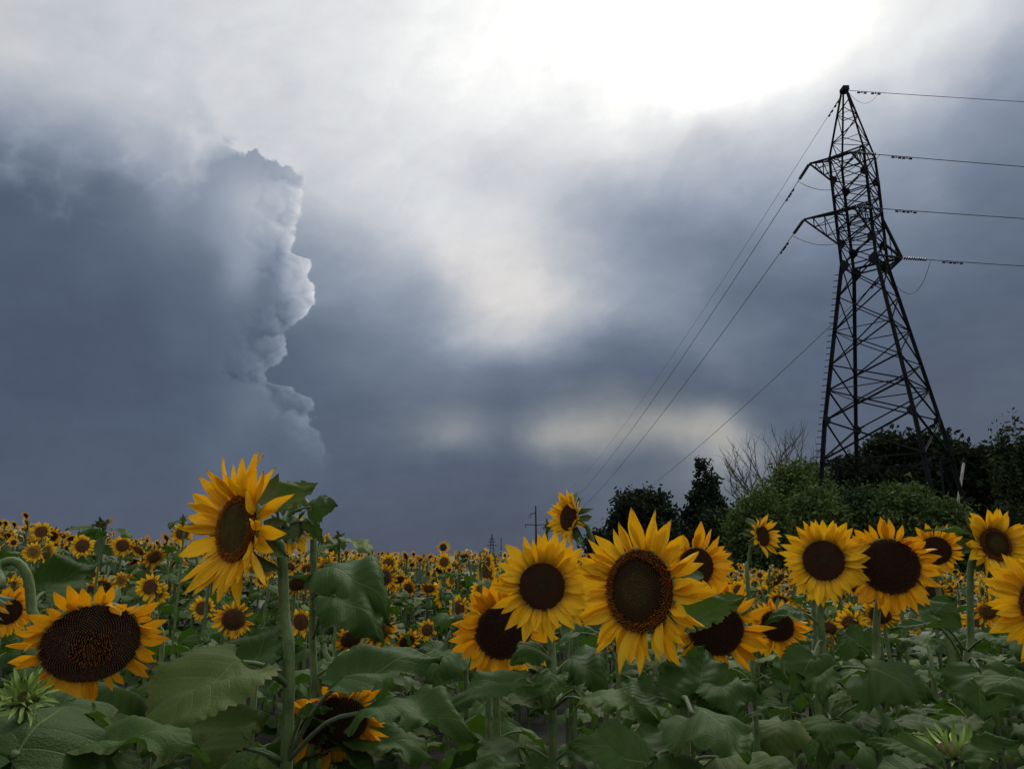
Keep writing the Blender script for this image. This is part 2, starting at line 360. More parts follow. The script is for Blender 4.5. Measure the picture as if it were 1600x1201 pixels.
def leaf_material(name, tint=(1, 1, 1), veins=True):
    m, q = new_mat(name)
    uv = q.node('ShaderNodeUVMap', uv_map='UVMap').outputs[0]
    u, v, _ = q.sep(uv)
    av = q.m('ABSOLUTE', v)
    inf = q.node('ShaderNodeObjectInfo')
    rd = inf.outputs['Random']
    co = q.node('ShaderNodeTexCoord').outputs['Object']
    big = q.noise(co, 6.0, 3, 0.5)
    fine = q.noise(co, 60.0, 3, 0.6)
    t = q.m('ADD', q.m('MULTIPLY', big, 0.7), q.m('MULTIPLY', rd, 0.5), clamp=True)
    a = tuple(x * y for x, y in zip((0.020, 0.054, 0.008), tint))
    b = tuple(x * y for x, y in zip((0.058, 0.118, 0.018), tint))
    col = q.mix(t, a, b)
    col = q.mix(q.m('MULTIPLY', fine, 0.35), col, tuple(x * y for x, y in zip((0.014, 0.034, 0.008), tint)))
    yl = q.smooth(rd, 0.80, 1.0)
    col = q.mix(q.m('MULTIPLY', yl, 0.5), col, (0.12, 0.15, 0.028))
    edge = q.m('MULTIPLY', q.smooth(q.m('ADD', av, q.m('MULTIPLY', big, 0.35)), 1.02, 1.22), q.smooth(rd, 0.35, 0.6))
    col = q.mix(q.m('MULTIPLY', edge, 0.55), col, (0.15, 0.105, 0.04))
    # dry tan spots
    sp = q.smooth(q.noise(co, 23.0, 2, 0.5), 0.70, 0.78)
    col = q.mix(q.m('MULTIPLY', sp, 0.25), col, (0.16, 0.13, 0.06))
    nrm = None
    if veins:
        s = q.m('MULTIPLY', q.m('SUBTRACT', u, q.m('MULTIPLY', av, 0.34)), 7.0)
        fr = q.m('ABSOLUTE', q.m('SUBTRACT', q.m('FRACT', s), 0.5))
        side = q.smooth(fr, 0.045, 0.0)
        side = q.m('MULTIPLY', side, q.smooth(av, 1.02, 0.3))
        s2 = q.m('MULTIPLY', q.m('ADD', u, q.m('MULTIPLY', av, 0.8)), 26.0)
        fr2 = q.m('ABSOLUTE', q.m('SUBTRACT', q.m('FRACT', s2), 0.5))
        tert = q.smooth(fr2, 0.09, 0.0)
        mid = q.smooth(av, q.m('MULTIPLY_ADD', u, -0.025, 0.04), 0.0)
        vein = q.m('MAXIMUM', mid, q.m('MULTIPLY', side, 0.55))
        vein = q.m('MAXIMUM', vein, q.m('MULTIPLY', tert, 0.10))
        col = q.mix(q.m('MULTIPLY', vein, 0.72), col, tuple(x * y for x, y in zip((0.13, 0.20, 0.06), tint)))
        quilt = q.m('MULTIPLY', q.m('SUBTRACT', 0.5, fr), -1.0)
        hgt = q.m('ADD', q.m('MULTIPLY', quilt, 0.75), q.m('MULTIPLY', fine, 0.55))
        hgt = q.m('SUBTRACT', hgt, q.m('MULTIPLY', vein, 0.4))
        nrm = bump(q, hgt, 0.55, 0.006)
    geo = q.node('ShaderNodeNewGeometry')
    col = q.mix(q.m('MULTIPLY', geo.outputs['Backfacing'], 0.55), col, (0.075, 0.12, 0.045))
    p = principled(q, col, 0.56, nrm, spec=0.17)
    finish(q, p, (0.075, 0.17, 0.012), 0.22, nrm)
    return m


def petal_material(name, c0, c1, base):
    m, q = new_mat(name)
    uv = q.node('ShaderNodeUVMap', uv_map='UVMap').outputs[0]
    u, v, _ = q.sep(uv)
    inf = q.node('ShaderNodeObjectInfo')
    co = q.node('ShaderNodeTexCoord').outputs['Object']
    st = q.noise(q.xyz(q.m('MULTIPLY', u, 1.2), q.m('MULTIPLY', v, 9.0), inf.outputs['Random']), 3.0, 3, 0.6)
    t = q.m('ADD', q.m('MULTIPLY', st, 0.7), q.m('MULTIPLY', inf.outputs['Random'], 0.4), clamp=True)
    col = q.mix(t, c0, c1)
    bs = q.m('MULTIPLY', q.smooth(q.m('ADD', u, q.m('MULTIPLY', st, 0.25)), 0.50, 0.08), 0.75)
    col = q.mix(bs, col, base)
    tip = q.m('MULTIPLY', q.smooth(u, 0.93, 1.0), 0.5)
    col = q.mix(tip, col, (0.35, 0.20, 0.02))
    ln = q.m('SINE', q.m('MULTIPLY', v, 16.0))
    nrm = bump(q, q.m('ADD', q.m('MULTIPLY', ln, 0.5), st), 0.5, 0.0016)
    p = principled(q, col, 0.5, nrm, spec=0.2)
    finish(q, p, q.v('MULTIPLY', col, (1.0, 0.85, 0.6)), 0.36, nrm)
    return m


def plain_material(name, c0, c1, scale, rough=0.7, spec=0.4, metal=0.0, bmp=0.3, bdist=0.01, sheen=0.0, detail=5):
    m, q = new_mat(name)
    co = q.node('ShaderNodeTexCoord').outputs['Object']
    n = q.noise(co, scale, detail, 0.6)
    col = q.mix(q.smooth(n, 0.32, 0.68), c0, c1)
    nrm = bump(q, n, bmp, bdist)
    finish(q, principled(q, col, rough, nrm, spec=spec, metal=metal, sheen=sheen))
    return m


def stem_material():
    m, q = new_mat('green_stem')
    co = q.node('ShaderNodeTexCoord').outputs['Object']
    rid = q.noise(q.v('MULTIPLY', co, (1.0, 1.0, 0.03)), 420.0, 2, 0.5)
    n = q.noise(co, 28.0, 4, 0.6)
    col = q.mix(q.smooth(n, 0.32, 0.68), (0.050, 0.095, 0.020), (0.115, 0.165, 0.048))
    col = q.mix(q.m('MULTIPLY', q.smooth(rid, 0.45, 0.7), 0.5), col, (0.15, 0.20, 0.075))
    col = q.mix(q.m('MULTIPLY', q.smooth(q.noise(co, 70.0, 2, 0.5), 0.62, 0.72), 0.5), col, (0.06, 0.045, 0.025))
    finish(q, principled(q, col, 0.6, bump(q, q.m('ADD', rid, q.m('MULTIPLY', n, 0.6)), 0.7, 0.002), spec=0.3, sheen=0.15))
    return m


def attr_material(name, rough=0.75, spec=0.3, sheen=0.0, trans=0.0):
    """takes its own colour per face piece from the colour attribute (brown, olive, orange florets; leaf tones)"""
    m, q = new_mat(name)
    a = q.node('ShaderNodeVertexColor', layer_name='Col').outputs[0]
    co = q.node('ShaderNodeTexCoord').outputs['Object']
    n = q.noise(co, 40.0, 2, 0.6)
    col = q.mix(q.m('MULTIPLY', n, 0.32), a, q.v('MULTIPLY', a, (0.55, 0.55, 0.55)))
    p = principled(q, col, rough, None, spec=spec, sheen=sheen)
    if trans:
        finish(q, p, q.v('MULTIPLY', a, (1.3, 1.3, 0.6)), trans)
    else:
        finish(q, p)
    return m


M = {}
M['leaf'] = leaf_material('sunflower_leaf')
M['leaf_far'] = leaf_material('sunflower_leaf_small', veins=False)
M['petal'] = petal_material('yellow_petal', (0.85, 0.46, 0.010), (0.95, 0.60, 0.016), (0.58, 0.23, 0.008))
M['petal_o'] = petal_material('orange_petal', (0.83, 0.38, 0.007), (0.91, 0.50, 0.012), (0.55, 0.18, 0.008))
M['petal_b'] = petal_material('brown_based_petal', (0.85, 0.47, 0.010), (0.95, 0.61, 0.016), (0.22, 0.055, 0.008))
M['floret'] = attr_material('florets', 0.85, 0.15)
M['bract'] = plain_material('green_bract', (0.055, 0.10, 0.03), (0.11, 0.17, 0.06), 30, 0.6, bdist=0.002)
M['bract_pale'] = plain_material('pale_green_bract', (0.20, 0.32, 0.06), (0.34, 0.46, 0.12), 30, 0.6, bdist=0.002)
M['stem'] = stem_material()
M['back'] = plain_material('receptacle', (0.07, 0.12, 0.035), (0.13, 0.19, 0.06), 40, 0.65, bdist=0.003)
M['steel'] = plain_material('dark_steel', (0.008, 0.0085, 0.010), (0.016, 0.017, 0.019), 3, 0.8, spec=0.15, metal=0.0, bdist=0.005)
M['glass_ins'] = plain_material('insulator', (0.03, 0.035, 0.04), (0.06, 0.065, 0.07), 5, 0.25)
M['wire'] = plain_material('conductor', (0.05, 0.052, 0.056), (0.08, 0.082, 0.086), 2, 0.6)
M['concrete'] = plain_material('weathered_concrete', (0.22, 0.21, 0.20), (0.34, 0.33, 0.31), 4, 0.85)
M['bark'] = plain_material('bark', (0.03, 0.026, 0.022), (0.075, 0.065, 0.055), 12, 0.9, bdist=0.03)
M['crown_dark'] = attr_material('dark_foliage', 0.85, 0.12, trans=0.15)
M['crop'] = attr_material('crop', 0.6, 0.35, sheen=0.15, trans=0.18)
M['soil'] = plain_material('soil', (0.008, 0.008, 0.006), (0.020, 0.018, 0.013), 7, 0.95, bdist=0.05, bmp=0.8, detail=8)


# ------------------------------------------------------------------ mesh helpers
def mesh(name, verts, faces, mat, uv=None, col=None, smooth=True, midx=None):
    me = bpy.data.meshes.new(name)
    me.from_pydata([tuple(v) for v in verts], [], faces)
    for mm in (mat if isinstance(mat, (list, tuple)) else [mat]):
        me.materials.append(mm)
    n = len(me.polygons)
    me.polygons.foreach_set('use_smooth', [smooth] * n)
    if midx is not None:
        me.polygons.foreach_set('material_index', midx)
    if uv is not None or col is not None:
        li = np.empty(len(me.loops), dtype=np.int32)
        me.loops.foreach_get('vertex_index', li)
        if uv is not None:
            l = me.uv_layers.new(name='UVMap')
            l.data.foreach_set('uv', np.asarray(uv, dtype=np.float32)[li].ravel())
        if col is not None:
            ca = me.color_attributes.new('Col', 'FLOAT_COLOR', 'POINT')
            c = np.ones((len(verts), 4), dtype=np.float32)
            c[:, :3] = np.asarray(col, dtype=np.float32)
            ca.data.foreach_set('color', c.ravel())
    me.update()
    return me


def obj(name, me, parent=None, mw=None, kind=None):
    o = bpy.data.objects.new(name, me)
    COL.objects.link(o)
    if parent is not None:
        o.parent = parent
    if mw is not None:
        o.matrix_local = mw
    if kind:
        o['kind'] = kind
    return o


def tag(o, label, cat, group=None, kind=None):
    o['label'] = label
    o['category'] = cat
    if group:
        o['group'] = group
    if kind:
        o['kind'] = kind
    return o


def empty(name, loc, rz=0.0):
    o = bpy.data.objects.new(name, None)
    COL.objects.link(o)
    o.location = loc
    o.rotation_euler = (0, 0, rz)
    o.empty_display_size = 0.1
    return o


def frame_from(z, up=Vector((0, 0, 1))):
    z = z.normalized()
    x = up.cross(z)
    if x.length < 1e-4:
        x = Vector((1, 0, 0)).cross(z)
    x.normalize()
    y = z.cross(x)
    return Matrix((x, y, z)).transposed()


def tube(pts, radii, ns=7, cap=True):
    pts = [Vector(p) for p in pts]
    V, Fc = [], []
    n = len(pts)
    prev = None
    for i, p in enumerate(pts):
        t = (pts[min(i + 1, n - 1)] - pts[max(i - 1, 0)]).normalized()
        if prev is None:
            a = Vector((1, 0, 0)) if abs(t.x) < 0.8 else Vector((0, 1, 0))
            x = (a - t * a.dot(t)).normalized()
        else:
            x = (prev - t * prev.dot(t)).normalized()
        prev = x
        y = t.cross(x)
        r = radii[i] if isinstance(radii, (list, tuple)) else radii
        for k in range(ns):
            an = 2 * math.pi * k / ns
            V.append(p + (x * math.cos(an) + y * math.sin(an)) * r)
    for i in range(n - 1):
        for k in range(ns):
            k2 = (k + 1) % ns
            Fc.append((i * ns + k, i * ns + k2, (i + 1) * ns + k2, (i + 1) * ns + k))
    if cap:
        Fc.append(tuple(range(ns - 1, -1, -1)))
        Fc.append(tuple((n - 1) * ns + k for k in range(ns)))
    return V, Fc


def spline(ctrl, n=14):
    c = [Vector(p) for p in ctrl]
    c = [c[0] * 2 - c[1]] + c + [c[-1] * 2 - c[-2]]
    out = []
    segs = len(c) - 3
    for s in range(segs):
        p0, p1, p2, p3 = c[s:s + 4]
        k = max(2, n // segs)
        for i in range(k):
            t = i / k
            out.append(0.5 * ((2 * p1) + (p2 - p0) * t + (2 * p0 - 5 * p1 + 4 * p2 - p3) * t * t + (3 * p1 - p0 - 3 * p2 + p3) * t ** 3))
    out.append(c[-2])
    return out


class Bag:
    """collects shapes that become ONE mesh"""
    def __init__(s):
        s.V, s.F = [], []

    def add(s, vf):
        o = len(s.V)
        s.V += list(vf[0])
        s.F += [tuple(i + o for i in f) for f in vf[1]]
        return s

    def mesh(s, name, mat, smooth=True):
        return mesh(name, s.V, s.F, mat, smooth=smooth)


def box_between(p, q, w, h=None):
    p, q = Vector(p), Vector(q)
    h = h or w
    f = frame_from(q - p)
    x, y = f.col[0] * (w / 2), f.col[1] * (h / 2)
    V = [p - x - y, p + x - y, p + x + y, p - x + y, q - x - y, q + x - y, q + x + y, q - x + y]
    Fc = [(3, 2, 1, 0), (4, 5, 6, 7), (0, 1, 5, 4), (1, 2, 6, 5), (2, 3, 7, 6), (3, 0, 4, 7)]
    return V, Fc


# ------------------------------------------------------------------ ground
def sstep(t):
    t = max(0.0, min(1.0, t))
    return t * t * (3 - 2 * t)


def ground_z(x, y):
    d = math.hypot(x, y)
    a = math.degrees(math.atan2(x, y))
    gl = 0.040 * sstep((-a - 13) / 26.0) if a < 0 else -0.022 * sstep((a - 3) / 18.0)
    if abs(a) > 90:
        gl *= max(0.0, 1 - (abs(a) - 90) / 60)
    return gl * 45.0 * (1 - math.exp(-d / 45.0)) * 1.08


def build_ground():
    radii = [0, .6, 1.2, 2, 3, 4.5, 6.5, 9, 12, 16, 21, 28, 37, 50, 70, 100, 150, 250, 450, 900, 1800, 3500]
    na = 96
    V, Fc = [(0, 0, ground_z(0, 0.01))], []
    for r in radii[1:]:
        for k in range(na):
            a = 2 * math.pi * k / na
            x, y = r * math.sin(a), r * math.cos(a)
            V.append((x, y, ground_z(x, y)))
    for k in range(na):
        Fc.append((0, 1 + (k + 1) % na, 1 + k))
    for i in range(len(radii) - 2):
        for k in range(na):
            a, b = 1 + i * na + k, 1 + i * na + (k + 1) % na
            Fc.append((a, b, b + na, a + na))
    o = obj('ground', mesh('ground', V, Fc, M['soil']))
    o['kind'] = 'structure'
    return o


build_ground()


# ------------------------------------------------------------------ sunflower pieces
def leaf_mesh(name, seed, nu, nv, droop, fold, wav, teeth, W=0.46, mat=None):
    """heart shaped sunflower leaf: base at the origin, tip on +X at x = 1, upper side +Z"""
    r = random.Random(seed)
    ph, ph2 = r.uniform(0, 6), r.uniform(0, 6)
    curl = r.uniform(-0.35, 0.35)
    asym = r.uniform(-0.06, 0.06)
    side_curve = r.uniform(-0.12, 0.12)
    bites = [(r.uniform(.25, .9), r.choice((-1, 1)), r.uniform(.012, .04), r.uniform(.15, .5)) for _ in range(4)] if teeth and seed % 2 else []
    V, UV, Fc = [], [], []
    mid = []
    x = z = 0.0
    n = nu
    for i in range(n + 1):
        t = i / n
        mid.append((x, z, -droop * (t ** 1.3) * 1.25 + 0.35 * droop))
        th = -droop * (t ** 1.3) * 1.25 + 0.35 * droop
        x += math.cos(th) / n
        z += math.sin(th) / n
    for i in range(n + 1):
        t = i / n
        w = W * (math.sin(math.pi * min(1, t ** 0.62)) ** 0.85) * (1.0 - 0.28 * t)
        if i == 0:
            w = W * 0.33
        if i == n:
            w = 0.0
        saw = (t * teeth) % 1.0
        mx, mz, th = mid[i]
        for j in range(-nv, nv + 1):
            v = j / nv
            av = abs(v)
            ww = w * (1 + asym * (1 if v > 0 else -1))
            if teeth and abs(j) == nv and 0 < i < n:
                ww *= 0.92 + 0.15 * saw
            if bites and av > .5:
                for bt, bs, bw, bd in bites:
                    if bs * v > 0:
                        ww *= 1 - bd * (av - .5) * 2 * math.exp(-((t - bt) / bw) ** 2)
            yy = v * ww
            back = -0.20 * (av ** 1.7) * (max(0.0, 1 - t * 2.4) ** 1.2)
            ly = yy * math.cos(fold * av)
            lz = abs(yy) * math.sin(fold) * 0.9 - 0.55 * abs(yy) * av * abs(droop) * 0.7
            lz += wav * math.sin(t * 15 + ph + (2.4 if v > 0 else 0)) * av ** 2 * W
            lz += wav * 0.6 * math.sin(t * 31 + ph2 + v) * av ** 3 * W
            lz += curl * yy * t * 0.8
            lz += 0.035 * math.sin(t * 7.3 + ph2 + v * 3.1) + 0.022 * math.sin(t * 13.1 + v * 5.3 + ph)
            px = mx + back * math.cos(th) - math.sin(th) * lz
            pz = mz + back * math.sin(th) + math.cos(th) * lz
            V.append((px, ly + side_curve * t * t, pz))
            UV.append((t, v))
    c = 2 * nv + 1
    for i in range(n):
        for j in range(c - 1):
            a = i * c + j
            Fc.append((a, a + c, a + c + 1, a + 1))
    # bring base-tip chord onto +X with length 1
    tip = Vector(V[n * c + nv])
    ln = tip.length
    rot = tip.rotation_difference(Vector((1, 0, 0))).to_matrix()
    V = [(rot @ Vector(p)) / ln for p in V]
    return mesh(name, V, Fc, mat or M['leaf'], uv=UV)


LEAF = [leaf_mesh('leaf_blade', 100 + i, 68, 6, dr, fo, wv_, 17, W)
        for i, (dr, fo, wv_, W) in enumerate([(0.5, 0.25, .05, .46), (0.9, 0.35, .07, .44), (1.2, 0.15, .08, .48), (0.25, 0.45, .06, .42),
                                              (0.7, -0.1, .09, .50), (1.5, 0.3, .07, .45), (0.4, 0.05, .10, .52), (1.0, 0.5, .10, .42)])]
LEAF_M = [leaf_mesh('leaf_blade_small', 200 + i, 9, 2, dr, fo, .09, 0, W, M['leaf'])
          for i, (dr, fo, W) in enumerate([(0.6, .3, .46), (1.1, .3, .46), (1.5, .2, .5), (0.3, .4, .44), (0.9, -.1, .5)])]


def petal_mesh(name, seed, W, bend, cup, twist, notch=False, nu=9, mat=None):
    r = random.Random(seed)
    V, UV, Fc = [], [], []
    x = z = 0.0
    side = r.uniform(-0.10, 0.10)
    nv = 2
    hook = r.uniform(-0.5, 0.5)
    for i in range(nu + 1):
        t = i / nu
        th = bend * (t - 0.25) + hook * max(0, t - 0.7) * 2
        w = W * (0.42 + 0.58 * math.sin(math.pi * min(1, t * 0.92 + 0.06)) ** 0.8) * (1 - max(0, t - 0.55) ** 1.25 * 2.2)
        w = max(w, 0.0)
        if i == nu:
            w = W * 0.015
        tw = twist * t
        for j in range(-nv, nv + 1):
            v = j / nv
            y = v * w
            lz = cup * W * (v * v - 0.3) * math.sin(math.pi * t * 0.85 + 0.25) - 0.05 * W * math.cos(v * 2 * math.pi)
            yy = y * math.cos(tw) - lz * math.sin(tw)
            zz = y * math.sin(tw) + lz * math.cos(tw)
            ext = 0.05 * (1 if (notch and j == nv and i > nu - 3) else 0)
            V.append((x - math.sin(th) * zz + ext, yy + side * t * t, z + math.cos(th) * zz))
            UV.append((t, v))
        x += math.cos(th) / nu
        z += math.sin(th) / nu
    c = 2 * nv + 1
    for i in range(nu):
        for j in range(c - 1):
            a = i * c + j
            Fc.append((a, a + c, a + c + 1, a + 1))
    return mesh(name, V, Fc, mat, uv=UV)


PSPEC = [(0.225, -0.15, .25, 0.1), (0.21, 0.25, .55, -0.2), (0.24, -0.45, .15, 0.25), (0.20, 0.7, .5, 0.5), (0.22, -0.8, .35, -0.5), (0.19, 0.1, .9, 0.9), (0.235, 0.05, .2, -.1), (0.20, 1.3, .6, -0.4)]
PETAL = {k: [petal_mesh('petal', 300 + i, *s, notch=(i % 3 == 1), mat=M[k]) for i, s in enumerate(PSPEC)] for k in ('petal', 'petal_o', 'petal_b')}
BRACT = {k: [petal_mesh('bract', 400 + i, w, b, c, t, mat=M[k]) for i, (w, b, c, t) in
             enumerate([(0.20, 0.6, .4, 0.1), (0.17, -0.7, .4, -.3), (0.22, 1.2, .3, .3), (0.15, -1.3, .5, .2)])] for k in ('bract', 'bract_pale')}

DK = (0.020, 0.0095, 0.0055)
DKR = (0.045, 0.016, 0.007)
OR = (0.42, 0.15, 0.022)
OL = (0.12, 0.090, 0.028)
GR = (0.13, 0.105, 0.030)
TAN = (0.20, 0.135, 0.07)
BK = (0.026, 0.014, 0.009)


def disc_col(style, r, q):
    """own colour (base, tip) of a floret at radius r"""
    if style == 'ring':          # open orange-brown ring, brown, olive heart
        if r > 0.76 + q.uniform(-.03, .03):
            return DKR, tuple(c * q.uniform(.5, 1.2) for c in OR)
        if r > 0.42:
            k = (r - 0.42) / 0.34
            return DK, tuple(a * (1 - k) * 0.8 + b * k for a, b in zip(OL, (0.085, 0.032, 0.012)))
        return tuple(c * .4 for c in OL), tuple(c * q.uniform(.6, 1.2) for c in OL)
    if style == 'green':
        if r > 0.72:
            return DKR, tuple(c * q.uniform(.5, 1.3) for c in OR)
        return tuple(c * .5 for c in GR), tuple(c * q.uniform(.7, 1.3) for c in (GR if r < .45 else OL))
    if style == 'dark':
        if r > 0.80:
            return DK, tuple(c * q.uniform(.5, 1.2) for c in (0.15, 0.055, 0.02))
        if r < 0.3:
            return BK, tuple(c * q.uniform(.6, 1.2) for c in (0.075, 0.050, 0.022))
        return BK, tuple(c * q.uniform(.7, 1.3) for c in (0.115, 0.047, 0.022))
    if style == 'seed':          # mature: seeds outside, brush of spent florets inside
        if r < 0.46 + q.uniform(-.06, .06):
            return DK, tuple(c * q.uniform(.4, 1.0) for c in (0.42, 0.17, 0.05))
        return BK, tuple(c * q.uniform(.5, 1.5) for c in (0.17, 0.095, 0.055))
    if r > 0.9:                   # 'black'
        return BK, tuple(c * q.uniform(.6, 1.2) for c in (0.20, 0.075, 0.025))
    return BK, tuple(c * q.uniform(.6, 1.2) for c in (0.10, 0.046, 0.024))


def dome(style):
    return {'seed': 0.20, 'black': 0.16}.get(style, 0.13)


def floret_mesh(style, N, seed):
    q = random.Random(seed)
    V, Fc, C = [], [], []
    h = dome(style)
    for i in range(N):
        r = math.sqrt((i + 0.5) / N)
        a = i * 2.399963
        rr = r * 0.985
        z0 = h * (1 - rr * rr)
        c = Vector((rr * math.cos(a), rr * math.sin(a), z0))
        nrm = Vector((2 * h * rr * math.cos(a), 2 * h * rr * math.sin(a), 1)).normalized()
        s = 0.88 / math.sqrt(N)
        if style in ('ring', 'green') and r > 0.72:
            hh = 0.085 * q.uniform(.6, 1.3)
            s *= 0.75
            nrm = (nrm + Vector((math.cos(a), math.sin(a), 0)) * q.uniform(-.3, .5)).normalized()
        elif style == 'seed' and r < 0.46:
            hh = 0.09 * q.uniform(.5, 1.2)
            s *= 0.6
            nrm = (nrm + Vector((q.uniform(-.4, .4), q.uniform(-.4, .4), 0))).normalized()
        else:
            hh = 0.030 * q.uniform(.6, 1.3)
        b, t = disc_col(style, r, q)
        f = frame_from(nrm, Vector((-math.sin(a), math.cos(a), 0)))
        o = len(V)
        for k in range(4):
            an = k * math.pi / 2
            V.append(c + f @ Vector((math.cos(an) * s, math.sin(an) * s, -0.015)))
            C.append(b)
        for k in range(4):
            an = k * math.pi / 2
            V.append(c + f @ Vector((math.cos(an) * s * .55, math.sin(an) * s * .55, hh)))
            C.append(t)
        Fc += [(o, o + 1, o + 5, o + 4), (o + 1, o + 2, o + 6, o + 5), (o + 2, o + 3, o + 7, o + 6), (o + 3, o, o + 4, o + 7), (o + 4, o + 5, o + 6, o + 7)]
    return mesh('floret', V, Fc, M['floret'], col=C, smooth=False)


def head_mesh(style, ns=32, front_detail=6, seed=1, lod=False):
    q = random.Random(seed)
    h = dome(style)
    prof = [(r, h * (1 - r * r) - 0.012) for r in [i / front_detail for i in range(1, front_detail + 1)]]
    prof += [(1.05, -0.04), (1.02, -0.16), (0.80, -0.34), (0.45, -0.46), (0.20, -0.55)]
    V, C, Fc, mi = [(0, 0, h - .012)], [disc_col(style, 0.01, q)[1]], [], []
    for (r, z) in prof:
        for k in range(ns):
            a = 2 * math.pi * k / ns
            V.append((r * math.cos(a), r * math.sin(a), z + (q.uniform(-.012, .012) if r < 1 and lod else 0)))
            b, t = disc_col(style, min(r, 1), q)
            C.append(t if lod else b)
    for k in range(ns):
        Fc.append((0, 1 + k, 1 + (k + 1) % ns)); mi.append(0)
    for i in range(len(prof) - 1):
        for k in range(ns):
            a, b = 1 + i * ns + k, 1 + i * ns + (k + 1) % ns
            Fc.append((a, a + ns, b + ns, b))
            mi.append(0 if i < front_detail - 1 else 1)
    return mesh('flower_head', V, Fc, [M['floret'], M['back']], col=C, midx=mi)


STY = ('ring', 'green', 'dark', 'seed', 'black')
FLORET = {s: floret_mesh(s, 1300 if s in ('ring', 'seed', 'green') else 800, i + 1) for i, s in enumerate(STY)}
HEAD = {s: head_mesh(s, seed=i) for i, s in enumerate(STY)}
HEAD_M = {s: head_mesh(s, 16, 4, seed=i + 9, lod=True) for i, s in enumerate(STY)}


def place_petal(head, me, name, ang, r0, z0, L, tilt, tw, wsc=1.0, off=0.0):
    """local to the head (whose own scale is the disc radius)"""
    m = Matrix.Rotation(ang, 4, 'Z') @ Matrix.Translation((r0, off, z0)) @ Matrix.Rotation(-tilt, 4, 'Y') @ Matrix.Rotation(tw, 4, 'X') @ Matrix.Diagonal((L, L * wsc, L, 1))
    return obj(name, me, head, m)


def make_head(root, loc, n, R, style, nP, L, cup, pmat, seed, bracts=0, spread=0.16, wild=0.12, bl=1.0, gaps=(), pw=1.0):
    """loc and n are local to root"""
    q = random.Random(seed)
    rot = frame_from(n).to_4x4() @ Matrix.Rotation(q.uniform(0, 6), 4, 'Z')
    h = obj('flower_head', HEAD[style], root, Matrix.Translation(loc) @ rot @ Matrix.Diagonal((R, R, R, 1)))
    obj('floret', FLORET[style], h, Matrix.Identity(4), 'stuff')
    Lr = L / R
    for layer in range(2):
        k = nP // 2
        for i in range(k):
            a = 2 * math.pi * (i + 0.5 * layer) / k + q.uniform(-.07, .07)
            ti = cup + (0.10 if layer == 0 else -0.10) + q.gauss(0, spread)
            if gaps and any(abs((a - g0 + math.pi) % (2 * math.pi) - math.pi) < .13 for g0 in gaps):
                continue
            if q.random() < .06:
                continue
            pick = q.randrange(3) if q.random() > wild * 2 else q.randrange(len(PSPEC))
            if q.random() < wild:
                ti += q.choice((0.7, -0.5, .5))
            place_petal(h, PETAL[pmat][pick], 'petal', a, 0.97, -0.02 - 0.05 * layer, Lr * q.uniform(.74, 1.16) * (1.0 if layer else .95), ti, q.gauss(0, .28), pw * q.uniform(.78, 1.15))
    for i in range(bracts):
        a = 2 * math.pi * i / bracts + q.uniform(-.15, .15)
        place_petal(h, BRACT['bract'][q.randrange(4)], 'bract', a, 0.9, -0.22 - 0.1 * (i % 2), Lr * bl * q.uniform(.5, .85), (-0.2 if bl > 1.1 else -0.75) + q.uniform(-.4, .4), q.gauss(0, .2), q.uniform(.8, 1.2))
    return h


def add_leaf(root, base, tip, normal, me, wsc=1.0, stem_pt=None, name='leaf', pet=True, pr=0.0032):
    """base, tip, stem_pt local to root; the leaf's origin is its base; its petiole is its child"""
    base, tip = Vector(base), Vector(tip)
    x = tip - base
    L = x.length
    x.normalize()
    z = (normal - x * normal.dot(x))
    if z.length < 1e-3:
        z = Vector((0, 0, 1)) - x * x.z
    z.normalize()
    y = z.cross(x)
    rot = Matrix((x, y, z)).transposed().to_4x4()
    m = Matrix.Translation(base) @ rot @ Matrix.Diagonal((L, L * wsc, L, 1))
    lf = obj(name, me, root, m)
    if pet and stem_pt is not None:
        sp = Vector(stem_pt)
        d = base - sp
        inner = base + x * L * 0.06
        mid = sp + d * 0.5 + Vector((0, 0, 0.10 * d.length))
        pts = spline([sp, mid, base, inner], 9)
        inv = m.inverted()
        rr = [pr * .8 * (1.25 - 0.6 * i / (len(pts) - 1)) for i in range(len(pts))]
        V, Fc = tube(pts, rr, 6)
        V = [inv @ p for p in V]
        obj('petiole', mesh('petiole', V, Fc, M['stem']), lf, Matrix.Identity(4))
    return lf


def facing(pos, yaw, pitch):
    """unit vector from pos: yaw 0 looks level at the camera, + turns to its right in the picture, pitch + looks up"""
    c = Vector((-pos.x, -pos.y, 0)).normalized()
    a = math.atan2(c.x, -c.y)  # 0 = straight at -Y
    a += R_(yaw)
    return Vector((math.sin(a) * math.cos(R_(pitch)), -math.cos(a) * math.cos(R_(pitch)), math.sin(R_(pitch))))


PLANTS = {}


